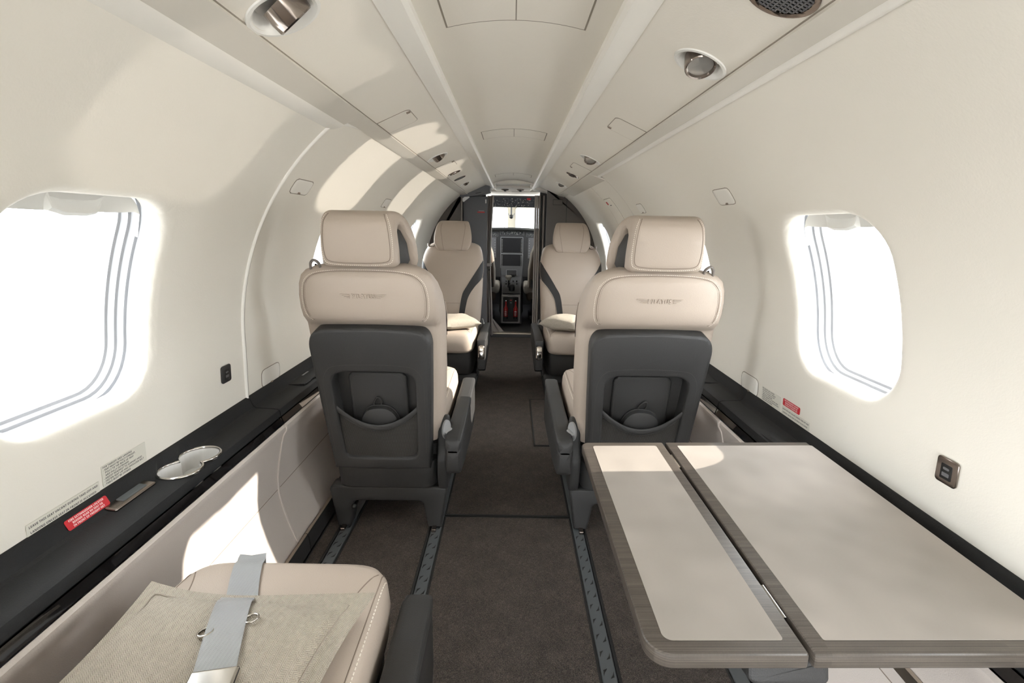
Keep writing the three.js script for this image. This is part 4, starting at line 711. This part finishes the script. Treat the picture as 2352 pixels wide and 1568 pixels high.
headsetCase(-0.414, 'black zipped headset case in the pocket of the left middle seat', 0.05); headsetCase(0.421, 'black zipped headset case in the pocket of the right middle seat', -0.1);

// ================================================================ front partitions, curtains, cockpit
const wallLine = (x0, x1, side) => { const l = []; for (let i = 0; i <= 24; i++) { const y = lerp(0.5, 1.345, i / 24), q = wp(side, sOfY(y), 0); l.push([q.x, y]); } return l; };
function partition(side, xi, label) {
  const t = thing('partition', label, 'partition'), edge = wallLine(0, 0, side), s = new THREE.Shape();
  s.moveTo(side * xi, 0.01); s.lineTo(side * 0.70, 0.01); s.lineTo(side * 0.775, 0.5); edge.forEach(([x, y]) => s.lineTo(x, y)); if (xi < 0.4) { s.lineTo(side * 0.30, 1.375); s.lineTo(side * xi, 1.40); } else s.lineTo(side * xi, 1.346); s.closePath();
  const o = obj('panel', at(extrude(s, 0.04, 0.003), 0, 0, ZF - 0.05), M.partition, t);
  return [t, o];
}
{
  const [t] = partition(-1, 0.452, 'dark brown partition behind the far left seat');
  obj('edge_strip', at(rbox(0.014, 1.34, 0.05, 0.004), -0.452, 0.675, ZF - 0.028), M.brushedDark ??= mat(0.2, 0.175, 0.15, 0.4), t);
  const d = thing('wardrobe_door', 'blue grey cabinet door on the left of the cockpit entrance', 'cabinet');
  obj('door', at(rbox(0.215, 1.31, 0.03, 0.004), -0.337, 0.66, ZF - 0.10), M.partitionGrey, d);
  obj('notice', at(box(0.065, 0.010, 0.001), -0.285, 1.178, ZF - 0.0845), M.redTag, d); obj('notice_text', at(box(0.05, 0.006, 0.001), -0.282, 1.189, ZF - 0.0845), M.grey, d);
  obj('catch', at(rbox(0.010, 0.034, 0.008, 0.003), -0.242, 1.272, ZF - 0.082), M.white, d);
  const h = thing('door_header', 'grey sloping panel above the cabinet door, with a small slot', 'panel');
  obj('panel', slab([[-0.46, 1.30], [-0.46, 1.36], [-0.2, 1.42], [-0.2, 1.345], [-0.30, 1.315]].reverse(), ZF - 0.13, ZF + 0.05), M.partitionGrey, h); obj('slot', at(box(0.05, 0.006, 0.001), -0.30, 1.336, ZF + 0.0508, 0, 0, 0.2), M.black, h);
  const s = thing('silver_bracket', 'small bright angled bracket under the left ceiling strip', 'bracket'); obj('plate', at(rbox(0.07, 0.03, 0.01, 0.002), -0.417, 1.292, ZF - 0.02, 0, 0, 0.65), M.white, s);
}
{
  const [t] = partition(1, 0.30, 'dark brown partition behind the far right seat, with a small vent');
  obj('vent_frame', at(extrude(rounded(0.085, 0.048, 0.003), 0.004, 0.001), 0.395, 1.272, ZF - 0.0112), M.black, t); obj('vent_plate', at(extrude(rounded(0.079, 0.042, 0.002), 0.004, 0.001), 0.395, 1.272, ZF - 0.0102), M.partition, t);
  obj('door_joint', at(box(0.004, 1.2, 0.002), 0.475, 0.75, ZF - 0.0095), M.black, t);
}
// hanging curtain on the left, folding one on the right
{
  const rows = []; for (let j = 0; j <= 30; j++) { const v = j / 30, y = lerp(0.03, 1.325, v), row = [], [xa, xb] = table([[0, -0.236, -0.17], [0.06, -0.236, -0.172], [0.45, -0.236, -0.194], [0.55, -0.234, -0.197], [0.8, -0.234, -0.188], [1, -0.232, -0.172]], v); for (let i = 0; i <= 48; i++) { const u = i / 48; row.push(V(lerp(xa, xb, u), y, -4.62 + 0.022 * Math.sin(u * 5.5 * Math.PI) * (v > 0.5 && v < 0.56 ? 0.5 : 1) + 0.004 * Math.sin(v * 9 + u * 4))); } rows.push(row); }
  const t = thing('curtain', 'grey curtain gathered at the left of the cockpit entrance', 'curtain'); obj('cloth', gridMesh(rows, 1.5), M.curtain, t); obj('tie_band', at(rbox(0.047, 0.03, 0.056, 0.006), -0.214, 0.705, -4.62), M.curtain, t); obj('button', at(new THREE.SphereGeometry(0.006, 12, 8), -0.208, 0.66, -4.585), M.black, t);
  const tail = []; for (let j = 0; j <= 8; j++) { const v = j / 8, row = []; for (let i = 0; i <= 12; i++) { const u = i / 12; row.push(V(-0.20 + 0.11 * v * (0.3 + u), 0.19 * (1 - v) + 0.012 + 0.014 * u, -4.63 - 0.10 * v - 0.03 * u + 0.008 * Math.sin(u * 12))); } tail.push(row); } obj('trailing_hem', gridMesh(tail, 1.5), M.curtain, t);
}
{
  const t = thing('folding_curtain', 'grey pleated folding curtain stacked at the right of the cockpit entrance', 'curtain');
  for (let k = 0; k < 5; k++) { const rows = []; for (let j = 0; j <= 12; j++) { const y = lerp(0.02, 1.335, j / 12), row = []; for (let i = 0; i <= 8; i++) { const f = i / 8 * Math.PI, x0 = lerp(0.205, 0.198, y / 1.33) + k * 0.0185; row.push(V(x0 + 0.0092 - 0.0092 * Math.cos(f), y, -4.62 + 0.02 * Math.sin(f) + 0.004 * k)); } rows.push(row); } obj('pleat', gridMesh(rows, 1.5), k === 3 ? M.darkSoftBoth ??= Object.assign(M.darkSoft.clone(), { side: THREE.DoubleSide }) : M.curtain, t); }
}
// door sill
{ const t = thing('door_sill', 'bright brushed metal sill across the cockpit entrance', 'door sill'); obj('tread', at(rbox(0.50, 0.03, 0.035, 0.004), 0, 0.02, -4.68), M.brushed, t); obj('top_plate', at(rbox(0.50, 0.006, 0.07, 0.002), 0, 0.036, -4.725), M.brushed, t); obj('end_block', at(rbox(0.03, 0.028, 0.012, 0.003), 0.20, 0.018, -4.66), M.chrome, t); }

// cockpit shell
const deepZ = -6.55;
struct('floor_cockpit', at(box(1.6, 0.04, 1.95), 0, 0.012, -5.62), M.cockpit);
for (const side of [-1, 1]) {
  const n = side < 0 ? 'left' : 'right';
  const c = struct('wall_cockpit_' + n, at(box(0.04, 0.98, 1.95), side * 0.66, 0.48, -5.62), M.cockpit);
  obj('upper_wall', at(box(0.04, 0.25, 1.95), side * 0.62, 1.40, -5.62, 0, 0, side * 0.3), M.liner, c); obj('rear_wall', at(box(0.05, 0.4, 0.7), side * 0.655, 1.14, -5.0), M.cockpit, c);
  struct('wall_divider_' + n, at(box(0.64, 1.5, 0.03), side * 0.575, 0.75, -4.80), M.cockpit);
}
struct('wall_firewall', at(box(1.4, 1.0, 0.03), 0, 0.49, -6.60), M.cockpit);
struct('ceiling_cockpit', merge([slab(sheet([[0.66, 1.46], [0.3, 1.47], [0.21, 1.44], [0.17, 1.415], [-0.17, 1.415], [-0.21, 1.44], [-0.3, 1.47], [-0.66, 1.46]], -0.03), -5.35, -4.80, 0.4), at(box(1.3, 0.03, 1.3), 0, 1.425, -5.95)]), M.ceiling, 'cream cockpit headliner');
struct('trim_header', slab([[-0.46, 1.34], [-0.2, 1.385], [-0.165, 1.41], [-0.16, 1.43], [0.16, 1.43], [0.165, 1.41], [0.2, 1.385], [0.46, 1.34], [0.46, 1.60], [-0.46, 1.60]], -4.80, ZF - 0.10, 0.3), M.ceiling, 'cream header over the cockpit entrance');
for (const [x, w] of [[-0.079, 'left'], [0.072, 'right']]) { const t = thing('cockpit_light', 'small round ' + w + ' dome light over the cockpit entrance', 'lamp', [x, 1.412, -5.02]); obj('rim', soft(new THREE.LatheGeometry([[0.038, 0.004], [0.038, -0.004], [0.032, -0.008], [0.026, -0.004], [0.024, 0.0]].map(([a, b]) => new THREE.Vector2(a, b)), 24), 0.5), M.bronze, t); obj('lens', at(new THREE.SphereGeometry(0.02, 16, 10), 0, 0, 0), M.midgrey, t); }
// windscreen frame with centre post, two panes
{
  const s = new THREE.Shape(); s.moveTo(-0.68, 0.9); s.lineTo(0.68, 0.9); s.lineTo(0.68, 1.45); s.lineTo(-0.68, 1.45); s.closePath();
  const hole = (x0, x1) => rounded(x1 - x0, 0.29, 0.03, (x0 + x1) / 2, 1.155, THREE.Path); s.holes.push(hole(-0.62, -0.064), hole(0.040, 0.62));
  const w = struct('window_13', at(extrude(s, 0.05, 0.006), 0, 0, -6.62), M.cream ??= mat(0.62, 0.58, 0.48, 0.5), 'cream windscreen frame');
  obj('pane', at(box(0.57, 0.30, 0.006), -0.342, 1.155, -6.61), M.pane, w); obj('pane', at(box(0.59, 0.30, 0.006), 0.33, 1.155, -6.61), M.pane, w);
  obj('seal_strip', at(box(0.008, 0.29, 0.01), -0.105, 1.155, -6.57), M.midgrey, w); obj('seal_strip', at(box(0.006, 0.29, 0.012), 0.045, 1.155, -6.565), M.brushed, w);
  const c = thing('compass', 'small dark compass hanging on the windscreen centre post', 'compass'); obj('stem', at(rbox(0.022, 0.15, 0.02, 0.005), -0.017, 1.27, -6.50), M.midgrey, c); obj('bowl', at(new THREE.SphereGeometry(0.028, 18, 12), -0.017, 1.185, -6.50), M.black, c); for (const k of [-1, 1]) obj('bracket', at(rbox(0.010, 0.05, 0.012, 0.003), -0.017 + k * 0.03, 1.205, -6.5, 0, 0, -k * 0.5), M.grey, c);
  for (const side of [-1, 1]) struct('window_' + (side < 0 ? 14 : 15), at(box(0.006, 0.36, 1.28), side * 0.66, 1.14, -5.98), M.pane);
}
// overhead switch panel
const dots = (c, w, h, n, area, colors) => { let k = 3; const r = () => { k = (k * 16807) % 2147483647; return k / 2147483647; }; for (let i = 0; i < n; i++) { const x = area[0] + r() * area[2], y = area[1] + r() * area[3]; c.fillStyle = colors[Math.floor(r() * colors.length)]; c.fillRect(x * w, y * h, 6 + r() * 8, 5 + r() * 6); } };
{
  const t = thing('overhead_panel', 'dark overhead switch panel above the windscreen with a red guard', 'switch panel', [0.01, 1.325, -5.62]); t.rotation.x = 0.35;
  obj('body', at(rbox(0.50, 0.125, 0.03, 0.006), 0, 0, -0.017), M.midgrey, t);
  const face = canvasTex(512, 128, (c, w, h) => { c.fillStyle = '#3c4047'; c.fillRect(0, 0, w, h); c.strokeStyle = '#8a8d90'; c.lineWidth = 2; for (const [a, b, d, e] of [[150, 20, 40, 60], [300, 20, 40, 60], [210, 40, 80, 2], [10, 60, 90, 1], [390, 70, 90, 1]]) c.strokeRect(a, b, d, e); dots(c, w, h, 110, [0.02, 0.15, 0.94, 0.75], ['#b9b7ae', '#1a1b1e', '#77797c', '#22242a']); });
  obj('switch_face', (() => { const g = new THREE.PlaneGeometry(0.485, 0.115); g.translate(0, 0, 0.0006); return g; })(), mat(1, 1, 1, 0.6, { map: face }), t);
  obj('red_guard', at(rbox(0.042, 0.02, 0.008, 0.002), 0.165, 0.035, 0.003), M.redTag, t);
  for (let i = 0; i < 8; i++) obj('switch', at(cyl(0.004, 0.003, 0.012, 8), -0.10 + 0.028 * i + (i > 3 ? 0.02 : 0), -0.035, 0.006, Math.PI / 2), M.grey, t);
  const r = thing('circuit_panel', 'narrow panel right of the overhead switch panel with a red tag', 'switch panel', [0.285, 1.325, -5.60]); obj('body', rbox(0.03, 0.12, 0.02, 0.004), M.midgrey, r); obj('red_tag', at(rbox(0.014, 0.03, 0.004, 0.001), -0.004, 0.03, 0.011), M.redTag, r);
}
// instrument panel
{
  const t = thing('instrument_panel', 'black instrument panel with two stacked screens under the windscreen', 'instrument panel');
  const gl = []; for (let i = 0; i <= 20; i++) { const u = -1 + i / 10, y = 1.045 - 0.035 * u * u; gl.push([V(u * 0.64, y, -6.55), V(u * 0.64, y + 0.004, -6.1), V(u * 0.64, y, -5.90), V(u * 0.64, y - 0.02, -5.88), V(u * 0.64, y - 0.04, -5.90)]); }
  obj('glareshield', gridMesh(gl, 0.8), M.blackBoth ??= mat(0.02, 0.022, 0.022, 0.7, { side: THREE.DoubleSide }), t);
  obj('panel', at(rbox(1.26, 0.56, 0.05, 0.01), 0, 0.74, -5.965), M.cockpit, t);
  const strip = canvasTex(512, 64, (c, w, h) => { c.fillStyle = '#24272a'; c.fillRect(0, 0, w, h); c.strokeStyle = '#9a9c98'; c.lineWidth = 2; c.strokeRect(40, 10, 22, 40); for (let i = 0; i < 3; i++) c.strokeRect(150 + i * 110, 14, 60, 34); dots(c, w, h, 60, [0.04, 0.15, 0.92, 0.7], ['#a8a9a5', '#6f726f', '#c5c5c0']); });
  obj('mode_controls', at(rbox(0.285, 0.05, 0.012, 0.003), -0.004, 0.985, -5.938), M.midgrey, t); obj('mode_face', (() => { const g = new THREE.PlaneGeometry(0.27, 0.042); g.translate(-0.004, 0.985, -5.9315); return g; })(), mat(1, 1, 1, 0.6, { map: strip }), t);
  for (const s of [-1, 1]) { obj('audio_controls', at(rbox(0.10, 0.05, 0.012, 0.003), s * 0.215, 0.968, -5.938), M.midgrey, t); obj('audio_face', (() => { const g = new THREE.PlaneGeometry(0.085, 0.04); g.translate(s * 0.215, 0.968, -5.9315); return g; })(), mat(1, 1, 1, 0.6, { map: strip }), t); obj('side_display', at(rbox(0.26, 0.24, 0.015, 0.005), s * 0.32, 0.81, -5.938), M.midgrey, t); for (let i = 0; i < 7; i++) obj('key', at(rbox(0.010, 0.008, 0.006, 0.002), s * 0.205, 0.72 + i * 0.03, -5.928), M.grey, t); }
  for (const [y, h] of [[0.842, 0.2], [0.656, 0.185]]) {
    const b = obj('screen_bezel', at(extrude(rounded(0.272, h - 0.006, 0.008), 0.02, 0.004), -0.004, y, -5.945), M.bezel ??= mat(0.17, 0.172, 0.18, 0.4), t); obj('bezel_inner', at(extrude(rounded(0.252, h - 0.026, 0.005), 0.004, 0.001), -0.004, y, -5.927), M.black, b);
    obj('display', at(box(0.204, h - 0.042, 0.002), -0.004, y + 0.003, -5.9225), M.screen, b);
    for (const s of [-1, 1]) for (let i = 0; i < 9; i++) obj('key', at(rbox(0.011, 0.007, 0.004, 0.0015), -0.004 + s * 0.1155, y - h * 0.36 + i * h * 0.085, -5.922), M.grey, b);
  }
}
// centre pedestal with the two red extinguishers on its end
{
  const t = thing('centre_pedestal', 'grey cockpit pedestal between the crew seats', 'pedestal');
  obj('body', loft([[-5.06, 0.06, 0.345, 0.098], [-5.10, 0.055, 0.365, 0.10], [-5.55, 0.05, 0.42, 0.105], [-5.80, 0.05, 0.50, 0.12], [-5.90, 0.05, 0.60, 0.13]].map(([z, y0, y1, w]) => [V(-w * 1.12, y0, z), V(w * 1.12, y0, z), V(w, y1, z), V(-w, y1, z)]), true, true, 0.3), M.cockpit, t);
  obj('end_frame', at(extrude((() => { const s = rounded(0.198, 0.292, 0.008, -0.004, 0.215); s.holes.push(rounded(0.160, 0.262, 0.01, -0.004, 0.213, THREE.Path)); return s; })(), 0.014, 0.003), 0, 0, -5.056), M.brushedGrey ??= mat(0.26, 0.24, 0.225, 0.45), t);
  obj('end_panel', at(box(0.165, 0.265, 0.004), -0.004, 0.213, -5.054), M.blackMatt ??= mat(0.022, 0.020, 0.019, 0.7), t);
  obj('name_plate', at(extrude((() => { const s = new THREE.Shape(); s.moveTo(-0.036, 0.01); s.lineTo(0.036, 0.01); s.lineTo(0.028, 0); s.lineTo(-0.028, 0); s.closePath(); return s; })(), 0.004, 0), -0.004, 0.347, -5.044), M.chrome, t);
  obj('centre_mount', at(extrude(rounded(0.044, 0.14, 0.012), 0.012, 0.003), -0.003, 0.262, -5.05), M.dark, t); obj('label_plate', at(box(0.02, 0.007, 0.001), -0.003, 0.285, -5.0375), M.grey, t); obj('red_button', at(rbox(0.022, 0.01, 0.003, 0.001), -0.003, 0.312, -5.037), M.redTag, t);
  obj('control_face', at(box(0.185, 0.004, 0.5), 0, 0.405, -5.36, 0.12), M.blackMatt, t); obj('radio_display', at(rbox(0.115, 0.065, 0.012, 0.004), 0.0, 0.532, -5.76, -0.6), M.screen, t); obj('display_frame', at(rbox(0.13, 0.08, 0.008, 0.004), 0.0, 0.530, -5.768, -0.6), M.midgrey, t);
  for (let i = 0; i < 12; i++) obj('switch_knob', at(cyl(0.007, 0.008, 0.018, 10), -0.06 + 0.04 * (i % 4), 0.41 + 0.02 * Math.floor(i / 4), -5.40 - 0.10 * Math.floor(i / 4)), i % 3 ? M.black : M.grey, t);
  obj('flap_lever', at(loft([[0.39, 0.03, 0.03], [0.425, 0.034, 0.03], [0.45, 0.028, 0.024], [0.462, 0.012, 0.01]].map(([y, w, d]) => Array.from({ length: 16 }, (_, i) => { const f = i / 16 * 2 * Math.PI; return V(w * Math.cos(f), y, d * Math.sin(f)); })), true, true, 1), 0.004, 0, -5.22), M.black, t);
  const lever = thing('power_lever', 'pale power lever standing on the cockpit pedestal', 'lever'); obj('stem', at(cyl(0.009, 0.012, 0.09, 12), -0.032, 0.455, -5.33), M.black, lever);
  obj('knob', at(loft([[0.0, 0.016, 0.012], [0.012, 0.024, 0.018], [0.035, 0.036, 0.022], [0.05, 0.034, 0.02], [0.056, 0.02, 0.012]].map(([y, w, d]) => Array.from({ length: 24 }, (_, i) => { const f = i / 24 * 2 * Math.PI, c = Math.cos(f), s = Math.sin(f); return V(w * Math.sign(c) * Math.abs(c) ** 0.6, y, d * Math.sign(s) * Math.abs(s) ** 0.6); })), true, true, 0.8), -0.032, 0.488, -5.33), M.lever ??= mat(0.55, 0.52, 0.47, 0.3), lever);
  const labelTex = canvasTex(128, 160, (c, w, h) => { c.fillStyle = '#8f0d10'; c.fillRect(0, 0, w, h); c.fillStyle = '#f0d9d6'; c.fillRect(26, 16, 76, 22); for (let i = 0; i < 6; i++) c.fillRect(20 + (i % 2) * 8, 56 + i * 16, 88 - (i % 3) * 14, 6); });
  for (const [x, w] of [[-0.054, 'left'], [0.047, 'right']]) {
    const e = thing('fire_extinguisher', 'small red fire extinguisher at the ' + w + ' on the end of the cockpit pedestal', 'extinguisher', [x, 0.12, -5.026]);
    const lat = (pts, m, name) => obj(name, soft(new THREE.LatheGeometry(pts.map(([a, b]) => new THREE.Vector2(a, b)), 24), 0.6), m, e);
    lat([[0, 0], [0.021, 0], [0.022, 0.004], [0.022, 0.022]], M.black, 'base_cap'); lat([[0.022, 0.022], [0.022, 0.095], [0.0205, 0.108], [0.012, 0.13], [0.0085, 0.145], [0.008, 0.178], [0.007, 0.182], [0, 0.182]], M.red, 'bottle');
    obj('label', (() => { const g = new THREE.CylinderGeometry(0.0223, 0.0223, 0.062, 20, 1, true, -0.9, 1.8); g.translate(0, 0.057, 0); return g; })(), mat(1, 1, 1, 0.4, { map: labelTex }), e); obj('valve', at(rbox(0.014, 0.012, 0.016, 0.003), 0, 0.187, 0.002), M.chrome, e);
  }
}
// crew seats
for (const [side, w] of [[-1, 'left'], [1, 'right']]) {
  const t = thing('crew_seat', w + ' pilot seat with brown back and fleece cover in the cockpit', 'seat', [side * 0.385, 0, -5.50]);
  const back = (k, z0, z1, y1) => loft([[0.40, 0.20], [0.6, 0.212], [0.78, 0.205], [0.88, 0.18], [0.925, 0.13], [y1, 0.06]].map(([y, wd]) => Array.from({ length: 32 }, (_, i) => { const f = i / 32 * 2 * Math.PI, c = Math.cos(f), s = Math.sin(f); return V(Math.sign(c) * Math.abs(c) ** 0.5 * wd * k + side * 0.08 * clamp((y - 0.45) / 0.5, 0, 1) * 0.6, y, lerp(z0, z1, (1 + Math.sign(s) * Math.abs(s) ** 0.5) / 2) + (y - 0.4) * 0.12); })), true, true, 1);
  obj('back_shell', back(0.96, 0.03, 0.10, 0.94), M.crew, t); obj('fleece_cover', back(1.03, -0.05, 0.045, 0.955), M.fleece, t);
  obj('cushion', at(rbox(0.46, 0.11, 0.44, 0.035), -side * 0.02, 0.375, -0.2), M.fleece, t); obj('lower_cover', at(rbox(0.42, 0.12, 0.40, 0.04), 0, 0.29, -0.17), M.crew, t);
  obj('column', at(rbox(0.06, 0.24, 0.08, 0.01), -side * 0.13, 0.15, 0.02), M.black, t); obj('base', at(rbox(0.36, 0.05, 0.4, 0.01), 0, 0.06, -0.12), M.black, t); obj('belt_reel', at(rbox(0.07, 0.10, 0.03, 0.006), -side * 0.14, 0.45, 0.09), M.black, t);
  obj('belt_strap', at(rbox(0.03, 0.42, 0.003, 0.001), -side * 0.09, 0.64, 0.118, 0.12), M.web, t);
}

// ---------------------------------------------------------------- outside
struct('ground_apron', at(box(160, 0.1, 160), 0, -1.25, -3), M.apron, 'pale concrete apron outside');
// the sun glints up off the bright wing skin outside into three of the right-hand windows
for (const [zw, power] of [[-1.095, 3], [-2.01, 12], [-2.93, 12]]) {
  const glint = new THREE.SpotLight(new THREE.Color(1, 0.92, 0.80), power, 0, 0.13, 0.3, 2);
  glint.position.set(4.17, -0.07, zw - 0.35); glint.target.position.set(0.75, 0.9, zw); glint.castShadow = true; glint.shadow.radius = 1.5; scene.add(glint, glint.target);
}

const GROUPS = { cabin_seat: 'beige leather cabin seats', linen_pillow: 'linen pillows on the seats', carpet_panel: 'bound carpet panels on the floor', seat_track: 'seat tracks in the floor', side_ledge: 'dark ledges along the walls', gloss_strip: 'gloss strips under the ledges', leather_sidewall: 'leather panels under the ledges', kick_plate: 'kick plates along the walls', wall_cover: 'small covers let into the walls', oxygen_mask_cover: 'oxygen mask covers in the ceiling', reading_light: 'reading lights in the ceiling', ceiling_speaker: 'ceiling speakers', air_outlet: 'air outlets in the ceiling', wall_placard: 'printed notices on the walls', power_socket: 'power sockets on the walls', headset_case: 'headset cases in the seat pockets', fire_extinguisher: 'extinguishers on the pedestal', crew_seat: 'cockpit crew seats', cockpit_light: 'cockpit dome lights', partition: 'front partitions' };
for (const o of scene.children) { const g = GROUPS[o.name.replace(/_[0-9]{3}$/, '')]; if (g && o.userData.category) o.userData.group = g; }
scene.traverse((o) => { if (o.isMesh && o.material === M.pane) o.castShadow = false; });
renderer.render(scene, camera);
